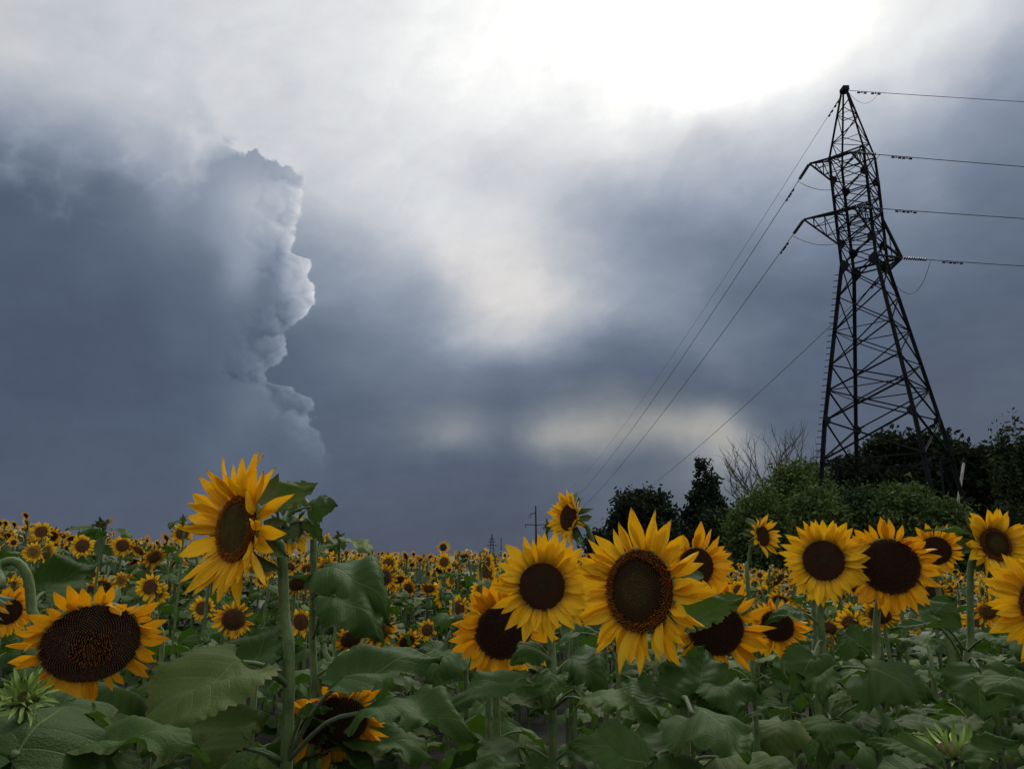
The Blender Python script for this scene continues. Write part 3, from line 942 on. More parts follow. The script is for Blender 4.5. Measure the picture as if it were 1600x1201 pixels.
def hero(key, label, px, py, disc_px, pet_px, dist, yaw, pitch, style, nP=34, cup=0.25, pmat='petal', seed=1, bracts=12, stem=(), stem_dd=0.05,
         sr=0.011, nleaf=6, top=0.20, group='sunflowers of the front rows', spread=0.18, wild=0.17, ztop=None, lmin=.11, lmax=.175, bl=1.0, foot=None, leaf_az=None, pw=1.0):
    c = at(px, py, dist)
    dep = depth_of(px, py, dist)
    R = disc_px * dep / (2 * F)
    Lp = pet_px * dep / F
    n = facing(c, yaw, pitch)
    back = c - n * (R * 0.5)
    neck = c - n * (R * 1.1 + 0.02) - Vector((0, 0, 0.015))
    if stem:
        way = [at(sx_, sy_, dist + stem_dd) for sx_, sy_ in stem]
    else:
        way = [neck - Vector((0, 0, 0.12)) - n * 0.012, neck - Vector((0, 0, 0.45)) - Vector((rnd.uniform(-.02, .02), 0, 0))]
    last = way[-1]
    fx, fy = (last.x, last.y) if foot is None else foot
    if len(way) >= 2:
        sl = (way[-1] - way[-2])
        k = min(0.6, max(0.0, (last.z) / max(0.05, -sl.z)) * 0.5) if sl.z < -0.02 else 0
        fx, fy = fx + sl.x * k, fy + sl.y * k
    gz = ground_z(fx, fy)
    root = empty('sunflower', (fx, fy, gz))
    tag(root, label, 'sunflower', group)
    O = Vector((fx, fy, gz))
    ctrl = [back, neck] + way + [Vector((fx, fy, gz - 0.05))]
    pts = [p - O for p in spline(ctrl, 26)][::-1]
    npt = len(pts)
    rad = [sr * (1.15 - 0.35 * i / npt) for i in range(npt)]
    rad = [x * .86 for x in rad]
    V, Fc = tube(pts, rad, 9)
    obj('stem', mesh('stem', V, Fc, M['stem']), root)
    make_head(root, c - O, n, R, style, int(nP * 1.3), Lp, cup, pmat, seed, bracts, spread, wild, bl, (), pw * .86)
    q = random.Random(seed * 13 + 5)
    ztop_ = min((c - O).z - top, (way[0] - O).z - 0.03) if ztop is None else ztop
    for i in range(nleaf):
        zf = ztop_ - 0.055 * i - q.uniform(0, .03)
        if zf < 0.25:
            break
        k = min(range(npt), key=lambda j: abs(pts[j].z - zf) + (10 if j < 2 else 0))
        sp = pts[k]
        a = i * 2.4 + q.uniform(-.4, .4) + seed if leaf_az is None else R_(leaf_az[i % len(leaf_az)]) + q.uniform(-.2, .2)
        dr = Vector((math.sin(a), -math.cos(a), 0))
        pl = q.uniform(.06, .12) * (0.7 + 0.06 * i)
        base = sp + dr * pl + Vector((0, 0, pl * q.uniform(.2, .7)))
        Lf = q.uniform(lmin, lmax) * (0.8 + 0.05 * i)
        dp = q.uniform(0.15, 0.95)
        tip = base + (dr * math.cos(dp) - Vector((0, 0, math.sin(dp)))) * Lf + Vector((-dr.y, dr.x, 0)) * q.uniform(-.3, .3) * Lf
        nn = Vector((0, 0, 1)) + dr * .3 + Vector((q.uniform(-.4, .4), q.uniform(-.4, .4), 0))
        add_leaf(root, base, tip, nn, LEAF[q.randrange(len(LEAF))], q.uniform(.85, 1.15), sp)
    PLANTS[key] = (root, O, pts)
    return root


def hleaf(key, bpx, tpx, bd, td=None, w=1.0, var=0, up=0.5, side=0.0, attach=None, pr=0.0036):
    """a leaf one can single out: base and tip by their directions and distances; up = how far its face looks up rather than at the viewer"""
    root, O, pts = PLANTS[key]
    b = at(bpx[0], bpx[1], bd)
    t = at(tpx[0], tpx[1], td or bd)
    tocam = (Vector((0, 0, EYE)) - b).normalized()
    n = tocam * (1 - up) + Vector((side, 0, up))
    bl, tl = b - O, t - O
    if attach is None:
        za = bl.z - 0.05
    else:
        za = None
    if za is not None:
        k = min(range(len(pts)), key=lambda j: abs(pts[j].z - za))
    else:
        k = min(range(len(pts)), key=lambda j: (pts[j] + O - at(attach[0], attach[1], bd)).length)
    add_leaf(root, bl, tl, n, LEAF[var], w, pts[k], pr=pr)


# ================================================================== large structures: the pylon
PY = Vector((19.048, 37.432, EYE))          # axis of the pylon, heights below are above the eye
E1 = Vector((0.71279, -0.70138, 0))
E2 = Vector((-0.70138, -0.71279, 0))
CORN = [Vector((-1, 0, 0)), Vector((0, 1, 0)), Vector((1, 0, 0)), Vector((0, -1, 0))]
_rt = Vector((math.cos(0.471), -math.sin(0.471), 0))
_aw = Vector((math.sin(0.471), math.cos(0.471), 0))
CORN = [-_rt * math.cos(.479) - _aw * math.sin(.479), -_rt * math.sin(.479) + _aw * math.cos(.479),
        _rt * math.cos(.479) + _aw * math.sin(.479), _rt * math.sin(.479) - _aw * math.cos(.479)]


def build_pylon():
    gz = ground_z(PY.x, PY.y)
    root = empty('pylon', (PY.x, PY.y, gz))
    tag(root, 'tall dark steel lattice pylon with crossarms rising above the trees', 'pylon')
    off = Vector((0, 0, EYE - gz))
    unit = mesh('brace', *box_between((0, 0, 0), (0, 0, 1), 1.0), M['steel'], smooth=False)
    # L-section bar: two thin flanges, one mesh shared by every bar
    Lsec = [(-.5, -.5), (.5, -.5), (.5, -.32), (-.32, -.32), (-.32, .5), (-.5, .5)]
    V = [(x, y, 0) for x, y in Lsec] + [(x, y, 1) for x, y in Lsec]
    Fc = [(0, 3, 2, 1), (0, 5, 4, 3), (6, 7, 8, 9), (6, 9, 10, 11)] + [(i, (i + 1) % 6, 6 + (i + 1) % 6, 6 + i) for i in range(6)]
    lbar = mesh('brace', V, Fc, M['steel'], smooth=False)

    def bar(p, q, w, name='brace', parent=root):
        w *= .7 if name == 'leg' else .56
        d = q - p
        m = Matrix.Translation(p) @ frame_from(d, Vector((E1.x, E1.y, .2))).to_4x4() @ Matrix.Diagonal((w, w, d.length, 1))
        return obj(name, lbar, parent, m)

    def at_r(k, h, r):
        return CORN[k] * r + Vector((0, 0, h)) + off

    prof = [(gz - EYE + 0.25, 4.36), (4.7, 3.40), (6.8, 2.97), (8.4, 2.66), (9.75, 2.38), (11.6, 2.02), (13.5, 1.62), (15.25, 1.25), (16.5, 1.27), (18.3, 1.28), (20.3, 1.30), (21.75, 1.27), (25.95, 0.16)]

    def rad(h):
        for (h0, r0), (h1, r1) in zip(prof, prof[1:]):
            if h <= h1:
                return r0 + (r1 - r0) * (h - h0) / (h1 - h0)
        return prof[-1][1]

    seg = [(gz - EYE + 0.25, 6.8, .25), (6.8, 15.25, .23), (15.25, 20.3, .18), (20.3, 21.75, .16), (21.75, 25.95, .12)]
    for k in range(4):
        for h0, h1, w in seg:
            bar(at_r(k, h0, rad(h0)), at_r(k, h1 + .02, rad(h1)), w, 'leg')
    lv = [gz - EYE + 0.3, 4.7, 6.8, 8.4, 9.75, 11.6, 13.5, 15.25]
    for f in range(4):
        a, b = f, (f + 1) % 4
        for i in range(len(lv) - 1):
            h0, h1 = lv[i], lv[i + 1]
            w = 0.13 if i < 4 else 0.11
            if i == 0:
                mid = (at_r(a, h1, rad(h1)) + at_r(b, h1, rad(h1))) / 2
                bar(at_r(a, h0, rad(h0)), mid, w)
                bar(at_r(b, h0, rad(h0)), mid, w)
                bar(at_r(a, h1, rad(h1)), at_r(b, h1, rad(h1)), w)
            elif i == 1:
                bar(at_r(a, h0, rad(h0)), at_r(b, h1, rad(h1)), .16)
                bar(at_r(b, h0, rad(h0)), at_r(a, h1, rad(h1)), .13)
            elif i == 2:
                mid = (at_r(a, h0, rad(h0)) + at_r(b, h0, rad(h0))) / 2
                bar(at_r(a, h0, rad(h0)), at_r(b, h1, rad(h1)), w)
                bar(at_r(b, h0, rad(h0)), at_r(a, h1, rad(h1)), w)
                bar(at_r(a, h1, rad(h1)), at_r(b, h1, rad(h1)), .09)
            else:
                bar(at_r(a, h0, rad(h0)), at_r(b, h1, rad(h1)), w)
                bar(at_r(b, h0, rad(h0)), at_r(a, h1, rad(h1)), w * .9)
                if i % 2:
                    bar(at_r(a, h0, rad(h0)), at_r(b, h0, rad(h0)), .08)
        body = [15.25, 16.5, 17.4, 18.3, 19.3, 20.3, 21.75]
        for i in range(len(body) - 1):
            h0, h1 = body[i], body[i + 1]
            bar(at_r(a, h0, rad(h0)), at_r(b, h1, rad(h1)), .095)
            bar(at_r(b, h0, rad(h0)), at_r(a, h1, rad(h1)), .085)
            bar(at_r(a, h1, rad(h1)), at_r(b, h1, rad(h1)), .10)
            if i == 0:
                bar(at_r(a, h0, rad(h0)), at_r(b, h0, rad(h0)), .13)
        peak = [21.75, 22.6, 23.5, 24.4, 25.2]
        for i in range(len(peak) - 1):
            h0, h1 = peak[i], peak[i + 1]
            if (i + f) % 2:
                bar(at_r(a, h0, rad(h0)), at_r(b, h1, rad(h1)), .075)
            else:
                bar(at_r(b, h0, rad(h0)), at_r(a, h1, rad(h1)), .075)
            if i % 2 == 0:
                bar(at_r(a, h1, rad(h1)), at_r(b, h1, rad(h1)), .06)
    # inner diagonals of the body
    for h in (16.5, 18.3, 20.3):
        bar(at_r(0, h, rad(h)), at_r(2, h, rad(h)), .08)
        bar(at_r(1, h + .02, rad(h)), at_r(3, h + .02, rad(h)), .08)
    # gusset plates at the main nodes
    for h, s in ((6.8, .34), (15.25, .42), (16.5, .36), (20.3, .34)):
        for k in range(4):
            c = at_r(k, h, rad(h) + 0.015)
            t1 = (CORN[(k + 1) % 4] - CORN[k]).normalized()
            t2 = (CORN[(k - 1) % 4] - CORN[k]).normalized()
            for t in (t1, t2):
                nrm = t.cross(Vector((0, 0, 1))).normalized() * .02
                pl = [c + Vector((0, 0, s)), c + t * s * .9 + Vector((0, 0, s * .35)), c + t * s * .9 - Vector((0, 0, s * .35)), c - Vector((0, 0, s * 1.1))]
                V = [p + nrm for p in pl] + [p - nrm for p in pl]
                obj('gusset_plate', mesh('gusset_plate', V, [(0, 1, 2, 3), (7, 6, 5, 4), (0, 4, 5, 1), (1, 5, 6, 2), (2, 6, 7, 3), (3, 7, 4, 0)], M['steel'], smooth=False), root)
    # top plate
    V, Fc = box_between(Vector((0, 0, 25.9)) + off, Vector((0, 0, 26.16)) + off, .5, .34)
    obj('top_plate', mesh('top_plate', V, Fc, M['steel'], smooth=False), root)
    # crossarms
    tips = {}

    def L3(e1, e2, h):
        return E1 * e1 + E2 * e2 + Vector((0, 0, h)) + off

    def arm(name, t1, t2, hb, ht, ka, kc):
        """a wide arm with two tips, on the face between corners ka and kc"""
        a0, c0 = at_r(ka, hb, rad(hb)), at_r(kc, hb, rad(hb))
        a1, c1 = at_r(ka, ht, rad(ht)), at_r(kc, ht, rad(ht))
        B = Bag()
        for p, q, w in ((t1, a0, .13), (t2, c0, .13), (t1, a1, .11), (t2, c1, .11), (t1, t2, .15)):
            B.add(box_between(p, q, w * .55))
        ob = obj('crossarm', B.mesh('crossarm', M['steel'], False), root)
        for s in (0.35, 0.7):
            pa, pa1 = a0.lerp(t1, s), a1.lerp(t1, s)
            pc, pc1 = c0.lerp(t2, s), c1.lerp(t2, s)
            for p, q in ((pa, pa1), (pc, pc1), (pa, pc), (pa1, pc1)):
                bar(p, q, .075, 'brace', ob)
        for p, q in ((a0, a1.lerp(t1, .35)), (c0, c1.lerp(t2, .35)), (a0.lerp(t1, .35), a1.lerp(t1, .7)), (c0.lerp(t2, .35), c1.lerp(t2, .7)),
                     (a0, c0.lerp(t2, .35)), (a0.lerp(t1, .35), c0.lerp(t2, .7)), (c1, a1.lerp(t1, .35)), (c1.lerp(t2, .35), a1.lerp(t1, .7)), (a0.lerp(t1, .7), t2), (c1.lerp(t2, .7), t1)):
            bar(p, q, .07, 'brace', ob)
        return ob

    tips['LL1'], tips['LL2'] = L3(-2.18, 2.11, 18.0), L3(.35, 1.76, 18.0)
    tips['UL1'], tips['UL2'] = L3(-1.62, 2.0, 21.2), L3(.48, 1.6, 21.2)
    tips['R1'] = L3(1.42, -1.6, 15.8)
    arm('LL', tips['LL1'], tips['LL2'], 16.5, 18.3, 0, 3)
    arm('UL', tips['UL1'], tips['UL2'], 20.3, 21.5, 0, 3)
    # the single low arm on the other side
    t = tips['R1']
    B = Bag()
    ends = [at_r(2, 15.25, rad(15.25)), at_r(1, 15.6, rad(15.6)), at_r(2, 18.0, rad(18.0)), at_r(3, 15.4, rad(15.4)), at_r(2, 16.5, rad(16.5))]
    for e, w in zip(ends, (.13, .10, .12, .10, .1)):
        B.add(box_between(t, e, w))
    ob = obj('crossarm', B.mesh('crossarm', M['steel'], False), root)
    for s in (.35, .65):
        bar(ends[0].lerp(t, s), ends[2].lerp(t, s), .07, 'brace', ob)
        bar(ends[3].lerp(t, s), ends[1].lerp(t, s), .07, 'brace', ob)
    # climbing pegs on the left leg
    B = Bag()
    for i in range(38):
        h = 2.2 + i * 0.34
        p = at_r(0, h, rad(h) + .05)
        B.add(box_between(p, p - _rt * .26, .035))
    obj('climbing_peg', B.mesh('climbing_peg', M['steel'], False), root, kind='stuff')
    # footings
    for k in range(4):
        p = at_r(k, gz - EYE - .4, 4.36)
        V, Fc = box_between(p, p + Vector((0, 0, .7)), .6)
        obj('footing', mesh('footing', V, Fc, M['concrete'], smooth=False), root)
    W = {k: root.location + v for k, v in tips.items()}
    W['top'] = Vector((PY.x, PY.y, EYE + 26.0))
    return root, W


pylon, TIP = build_pylon()


def catenary(p, q, sag, n=40):
    return [p.lerp(q, i / n) - Vector((0, 0, 4 * sag * (i / n) * (1 - i / n))) for i in range(n + 1)]


def insulator(start, direction, n=10, step=0.13):
    """string of glass discs along the wire; part of the pylon"""
    d = direction.normalized()
    f = frame_from(d)
    V, Fc = [], []
    ns = 10
    prof = [(.02, 0)]
    for i in range(n):
        z = .12 + i * step
        prof += [(.025, z), (.095, z + .012), (.09, z + .04), (.03, z + .07)]
    prof += [(.02, .12 + n * step), (.02, .3 + n * step)]
    for r, z in prof:
        for k in range(ns):
            a = 2 * math.pi * k / ns
            V.append(start + f @ Vector((r * math.cos(a), r * math.sin(a), z)))
    for i in range(len(prof) - 1):
        for k in range(ns):
            a, b = i * ns + k, i * ns + (k + 1) % ns
            Fc.append((a, b, b + ns, a + ns))
    o = pylon.matrix_world.inverted() if False else Matrix.Translation(-pylon.location)
    V = [o @ v for v in V]
    obj('insulator_string', mesh('insulator_string', V, Fc, M['glass_ins']), pylon)
    return start + d * (.3 + n * step)


def wire(name, pts, r, label, dampers=(), cat='cable'):
    o = pts[0].copy()
    V, Fc = tube([p - o for p in pts], r, 6)
    w = obj(name, mesh(name, V, Fc, M['wire']), None, Matrix.Translation(o))
    tag(w, label, cat)
    for s in dampers:
        acc = 0
        for a, b in zip(pts, pts[1:]):
            l = (b - a).length
            if acc + l >= s:
                d = (b - a).normalized()
                c = a + d * (s - acc) - Vector((0, 0, .09)) - o
                B = Bag()
                B.add(tube([c - d * .22, c + d * .22], .014, 6))
                B.add(tube([c - d * .26, c - d * .12], .05, 8))
                B.add(tube([c + d * .12, c + d * .26], .05, 8))
                B.add(box_between(c, c + Vector((0, 0, .1)), .04))
                obj('vibration_damper', B.mesh('vibration_damper', M['steel']), w)
                break
            acc += l
    return w


POLE = at(838, 868, 300)
PZ = ground_z(POLE.x, POLE.y)
pole_top = at(837, 790, 300)
LEFT = {'top': pole_top, 'UL1': at(828, 803, 300), 'LL1': at(821, 823, 300), 'R1': at(851, 823, 300)}
RDIR = {}


def right_end(p, px, py):
    """far end of a span that leaves to the right and passes the given direction at the picture's edge"""
    d = ray(px, py)
    best = None
    for k in range(-700, 1400):
        psi = R_(90) - k * 0.0008
        w = Vector((math.sin(psi), math.cos(psi), -0.055))
        # closest approach of the two lines
        q = p - Vector((0, 0, EYE))
        n = w.cross(d)
        dist = abs(q.dot(n)) / n.length
        if best is None or dist < best[0]:
            best = (dist, w)
    w = best[1]
    return Vector((p.x + w.x * 180, p.y + w.y * 180, p.z))


def span(tipkey, endpt, sag, r, label, with_string, n=44):
    p = TIP[tipkey]
    full = catenary(p, endpt, sag, n)
    d = full[1] - full[0]
    if with_string:
        s = insulator(p, d)
        full = catenary(s, endpt, sag, n)
        wire('power_cable', full, r, label, (.9, 1.5))
        return s
    wire('ground_cable', full, r, label, (1.0, 1.8))
    return p


nm = {'top': 'thin ground cable', 'UL': 'upper cable', 'LL': 'middle cable', 'R1': 'lower cable'}
e = {}
e['Ltop'] = span('top', LEFT['top'], 7.0, .013, 'thin earth cable from the pylon peak down to the far concrete pole', False)
e['LUL'] = span('UL1', LEFT['UL1'], 8.0, .021, 'cable from the upper arm of the pylon down to the far concrete pole', True)
e['LLL'] = span('LL1', LEFT['LL1'], 8.0, .021, 'cable from the long lower left arm of the pylon down to the far concrete pole', True)
e['LR'] = span('R1', LEFT['R1'], 7.0, .021, 'cable passing behind the pylon legs down to the far concrete pole', True)
e['Rtop'] = span('top', right_end(TIP['top'], 1600, 160), 2.5, .016, 'thin earth cable running from the pylon peak to the frame edge', False)
e['RUL'] = span('UL2', right_end(TIP['UL2'], 1600, 261), 2.5, .021, 'cable running from the upper arm of the pylon out to the right', True)
e['RLL'] = span('LL2', right_end(TIP['LL2'], 1600, 342), 2.5, .021, 'cable running from the middle arm of the pylon out to the right', True)
e['RR'] = span('R1', right_end(TIP['R1'], 1600, 416), 2.5, .021, 'lowest cable running from the short right arm of the pylon out to the right', True)
for a, b, sag, lb in (('LUL', 'RUL', 1.2, 'slack jumper loop hanging below the upper arm of the pylon'), ('LLL', 'RLL', 1.2, 'slack jumper loop hanging below the middle arm of the pylon'),
                      ('LR', 'RR', 1.6, 'slack jumper loop hanging below the short right arm of the pylon')):
    wire('jumper_cable', catenary(e[a], e[b], sag, 20), .016, lb)

wire('jumper_cable', catenary(TIP['top'] + Vector((.2, 0, -.1)), TIP['top'] + (right_end(TIP['top'], 1600, 160) - TIP['top']).normalized() * 2.0 + Vector((0, 0, -.05)), .75, 18), .010, 'small jumper loop beside the peak of the pylon')


# far poles and far pylon
def build_pole(base, top, label, arms):
    root = empty('concrete_pole', base)
    tag(root, label, 'pole', 'poles on the horizon')
    V, Fc = tube([Vector((0, 0, -1)), top - base], [.42, .26], 8)
    obj('shaft', mesh('shaft', V, Fc, M['steel']), root)
    for (p, q) in arms:
        B = Bag()
        B.add(box_between(p - base, q - base, .28))
        for e_ in (q,):
            B.add(box_between(e_ - base, e_ - base - Vector((0, 0, 1.6)), .22))
        obj('crossarm', B.mesh('crossarm', M['steel'], False), root)


build_pole(Vector((POLE.x, POLE.y, PZ)), pole_top, 'concrete power pole with three arms standing beyond the field',
           [(at(837, 801, 300), LEFT['UL1']), (at(837.5, 820, 300), at(821, 819, 300)), (at(837.5, 820, 300), at(851, 819, 300))])
pb = at(783, 868, 620)
build_pole(Vector((pb.x, pb.y, ground_z(pb.x, pb.y))), at(783, 839, 620), 'bare slim pole beside the tiny far pylon', [])


def far_pylon():
    D_ = 900
    b = at(768.5, 868, D_)
    b.z = ground_z(b.x, b.y)
    root = empty('pylon', b)
    tag(root, 'tiny pale pylon far off on the horizon', 'pylon')
    top = at(768.5, 834, D_).z - b.z
    def c(k, z):
        w = 3.0 * (1 - z / top) + .35
        return Vector(((-1, 1, 1, -1)[k] * w, (-1, -1, 1, 1)[k] * w, z))
    for k in range(4):
        V, Fc = box_between(c(k, -1), c(k, top), .42)
        obj('leg', mesh('leg', V, Fc, M['steel'], smooth=False), root)
    B = Bag()
    zs = [0, 5, 9.5, 13.5, 17, 20, 23]
    for i in range(len(zs) - 1):
        for k in range(4):
            B.add(box_between(c(k, zs[i]), c((k + 1) % 4, zs[i + 1]), .26))
            B.add(box_between(c((k + 1) % 4, zs[i]), c(k, zs[i + 1]), .26))
    obj('brace', B.mesh('brace', M['steel'], False), root, kind='stuff')
    for z, w in ((14.5, 6.5), (18.5, 4.6), (22, 3.2)):
        B = Bag()
        B.add(box_between((-w, 0, z), (w, 0, z), .4))
        B.add(box_between((-w, 0, z), (0, 0, z + 1.6), .3))
        B.add(box_between((w, 0, z), (0, 0, z + 1.6), .3))
        obj('crossarm', B.mesh('crossarm', M['steel'], False), root)


far_pylon()

# leaning pale pole before the dark trees
p0, p1 = at(1487, 800, 45), at(1506, 722, 45)
root = empty('leaning_pole', p0)
tag(root, 'slim pale pole leaning in front of the dark trees', 'pole')
root.location.z = ground_z(p0.x, p0.y)
dlt = p1 - p0
V, Fc = tube([Vector((-dlt.x / dlt.z * (p0.z - root.location.z), 0, -.3)) , p1 - root.location], [.10, .065], 8)
obj('shaft', mesh('shaft', V, Fc, M['concrete']), root)
V, Fc = tube([p1 - root.location, p1 - root.location + dlt.normalized() * .18], [.09, .07], 8)
obj('cap', mesh('cap', V, Fc, M['steel']), root)


# ================================================================== trees
def foliage(blobs, nclump, nleaf, size, cols, seed, clump_r=0.6, hang=0.0, shell=0.6):
    """many leaf faces in clumps spread through the crown's volume; returns verts, faces, colours, clump centres"""
    r = np.random.RandomState(seed)
    vol = np.array([b[1][0] * b[1][1] * b[1][2] for b in blobs])
    pick = r.choice(len(blobs), nclump, p=vol / vol.sum())
    u = r.normal(size=(nclump, 3))
    u /= np.linalg.norm(u, axis=1)[:, None]
    rr = shell + (1 - shell) * r.rand(nclump) ** 0.7
    rr = np.where(r.rand(nclump) < 0.25, r.rand(nclump) ** (1 / 3), rr)
    cen = np.array([blobs[i][0] for i in pick]) + u * rr[:, None] * np.array([blobs[i][1] for i in pick])
    tot = nclump * nleaf
    cr = clump_r * r.uniform(.6, 1.4, nclump)
    off = r.normal(size=(tot, 3)) * 0.55
    if hang:
        off[:, 0:2] *= 0.35
        off[:, 2] *= hang
    pos = np.repeat(cen, nleaf, 0) + off * np.repeat(cr, nleaf)[:, None]
    a = r.normal(size=(tot, 3)); a /= np.linalg.norm(a, axis=1)[:, None]
    b = r.normal(size=(tot, 3)); b -= a * (a * b).sum(1)[:, None]; b /= np.linalg.norm(b, axis=1)[:, None]
    s = size * r.uniform(.6, 1.4, tot)[:, None]
    V = np.stack([pos - a * s, pos + b * s * .5, pos + a * s, pos - b * s * .5], 1).reshape(-1, 3)
    Fc = np.arange(tot * 4).reshape(-1, 4)
    c0, c1 = np.array(cols[0]), np.array(cols[1])
    t = np.clip(np.repeat(r.rand(nclump), nleaf) * .8 + r.rand(tot) * .2, 0, 1)[:, None]
    C = np.repeat(c0 + (c1 - c0) * t, 4, 0)
    return V, Fc, C, cen


def fast_mesh(name, V, quads, mat, col=None, smooth=False):
    me = bpy.data.meshes.new(name)
    V = np.asarray(V, np.float32)
    quads = np.asarray(quads, np.int32)
    n, k = quads.shape
    me.vertices.add(len(V))
    me.vertices.foreach_set('co', V.ravel())
    me.loops.add(n * k)
    me.loops.foreach_set('vertex_index', quads.ravel())
    me.polygons.add(n)
    me.polygons.foreach_set('loop_start', np.arange(n, dtype=np.int32) * k)
    me.materials.append(mat)
    if col is not None:
        ca = me.color_attributes.new('Col', 'FLOAT_COLOR', 'POINT')
        c = np.ones((len(V), 4), np.float32)
        c[:, :3] = col
        ca.data.foreach_set('color', c.ravel())
    me.polygons.foreach_set('use_smooth', np.full(n, smooth))
    me.update(calc_edges=True)
    me.validate()
    return me


DARKF = ((0.010, 0.016, 0.008), (0.024, 0.036, 0.018))
MIDF = ((0.040, 0.070, 0.020), (0.11, 0.155, 0.050))


def tree(name, label, cat, px, dist, top_py, half_px, cols, seed, shape='round', nclump=170, nleaf=44, size=.17, group=None, bottom=0.2, clump_r=.5, hang=0.0):
    d = ray(px, 868)
    k = dist / math.hypot(d.x, d.y)
    bx, by = d.x * k, d.y * k
    bz = ground_z(bx, by)
    H = at(px, top_py, 1)
    el = (H - Vector((0, 0, EYE)))
    H = EYE + dist * el.z / math.hypot(el.x, el.y) - bz
    dep = dist * math.cos(math.atan2(d.x, d.y)) * math.cos(PITCH)
    hw = half_px * dep / F
    r = random.Random(seed)
    root = empty(name, (bx, by, bz))
    tag(root, label, cat, group)
    if shape == 'cone':
        bl = []
        for i in range(7):
            t = i / 6
            z = H * (0.12 + 0.83 * t)
            w = hw * (1.0 - 0.80 * t ** 1.3)
            bl.append(((r.uniform(-.12, .12) * w, r.uniform(-.12, .12) * w, z), (w * .95, w * .95, H * .11)))
    else:
        bl = [((0, 0, H * (bottom + 1) / 2), (hw * .8, hw * .8, H * (1 - bottom) / 2 * .93))]
        for i in range(9):
            a = r.uniform(0, 6.28)
            z = H * r.uniform(bottom + .18, .86)
            w = hw * r.uniform(.28, .5)
            rr = hw * r.uniform(.35, .62)
            bl.append(((math.cos(a) * rr, math.sin(a) * rr, z), (w, w, w * .85)))
    V, Fc, C, cen = foliage(bl, nclump, nleaf, size, cols, seed, clump_r, hang)
    k_ = H / np.percentile(V[:, 2], 98.5)
    V[:, 2] = np.maximum(V[:, 2] * k_, 0.02)
    kx = hw / np.percentile(np.abs(V[:, 0]), 98.5)
    V[:, :2] *= kx
    cen = cen * np.array([kx, kx, k_])
    trunk_top = H * .7
    tr = max(.06, H * .018)
    pts = spline([(0, 0, -.3), (r.uniform(-.1, .1), r.uniform(-.1, .1), H * .3), (r.uniform(-.3, .3), r.uniform(-.3, .3), trunk_top)], 8)
    tv, tf = tube(pts, [tr * (1.3 - 1.0 * i / len(pts)) for i in range(len(pts))], 8)
    to = obj('trunk', mesh('trunk', tv, tf, M['bark']), root)
    for i in range(7):
        s = pts[min(len(pts) - 1, 2 + i)]
        c = Vector(cen[r.randrange(len(cen))])
        mid = s.lerp(c, .5) + Vector((0, 0, .2))
        lv_, lf_ = tube(spline([s, mid, c], 6), [tr * .5, tr * .42, tr * .34, tr * .27, tr * .2, tr * .13, tr * .1][:len(spline([s, mid, c], 6))], 6)
        obj('limb', mesh('limb', lv_, lf_, M['bark']), to)
    obj('crown', fast_mesh('crown', V, Fc, M['crown_dark'], C), root)
    return root


GT = 'trees behind the pylon'
tree('broadleaf_tree', 'round dark tree standing alone against the sky left of the spruce', 'tree', 1008, 78, 772, 54, DARKF, 21, nclump=420, size=.2, group=GT, clump_r=.55, bottom=.1)
tree('conical_tree', 'dark pointed tree between the round tree and the bare branches', 'tree', 1106, 72, 744, 50, DARKF, 22, 'cone', nclump=520, size=.18, group=GT, clump_r=.42)
tree('broadleaf_tree', 'low dark tree filling the gap under the round tree', 'tree', 955, 80, 822, 40, DARKF, 23, nclump=120, size=.2, group=GT, bottom=0)
tree('broadleaf_tree', 'low dark tree at the foot of the pointed tree', 'tree', 1060, 68, 818, 52, DARKF, 24, nclump=140, size=.18, group=GT, bottom=0)
tree('broadleaf_tree', 'low dark tree right below the bare branches', 'tree', 1150, 66, 800, 50, DARKF, 25, nclump=140, size=.18, group=GT, bottom=0)
tree('broadleaf_tree', 'broad dark tree behind the right legs of the pylon', 'tree', 1420, 58, 690, 96, DARKF, 26, nclump=760, size=.18, group=GT, bottom=.05)
tree('broadleaf_tree', 'tallest dark tree right of the pylon', 'tree', 1492, 57, 692, 60, DARKF, 27, nclump=520, size=.18, group=GT, bottom=.05)
tree('broadleaf_tree', 'dark tree next to the weeping birch at the frame edge', 'tree', 1562, 60, 714, 56, DARKF, 28, nclump=480, size=.18, group=GT, bottom=.05)
tree('broadleaf_tree', 'dark tree cut by the right frame edge', 'tree', 1640, 58, 738, 70, DARKF, 29, nclump=480, size=.18, group=GT, bottom=.05)
tree('broadleaf_tree', 'dark tree crowding behind the green bushes at the pylon foot', 'tree', 1340, 62, 738, 66, DARKF, 30, nclump=420, size=.18, group=GT, bottom=0)
tree('birch_tree', 'weeping birch with hanging strands above the dark trees', 'tree', 1606, 52, 680, 34, ((0.02, .032, .012), (.05, .07, .03)), 31, nclump=150, nleaf=50, size=.12, group=GT, bottom=.3, clump_r=.5, hang=2.2)
GB = 'bushes at the foot of the pylon'
tree('bush', 'light green bush at the foot of the bare tree', 'bush', 1190, 37, 772, 52, MIDF, 32, nclump=260, size=.095, group=GB, bottom=0, clump_r=.4)
tree('bush', 'light green bush left of the pylon, the tallest of the bushes', 'bush', 1258, 46, 730, 66, MIDF, 33, nclump=380, size=.11, group=GB, bottom=0, clump_r=.42)
tree('bush', 'green bush hiding the left foot of the pylon', 'bush', 1292, 35, 768, 50, MIDF, 38, nclump=240, size=.09, group=GB, bottom=0, clump_r=.36)
tree('bush', 'dark green bush between the legs of the pylon', 'bush', 1350, 36, 770, 56, ((.020, .036, .014), (.05, .08, .03)), 34, nclump=260, size=.09, group=GB, bottom=0, clump_r=.38)
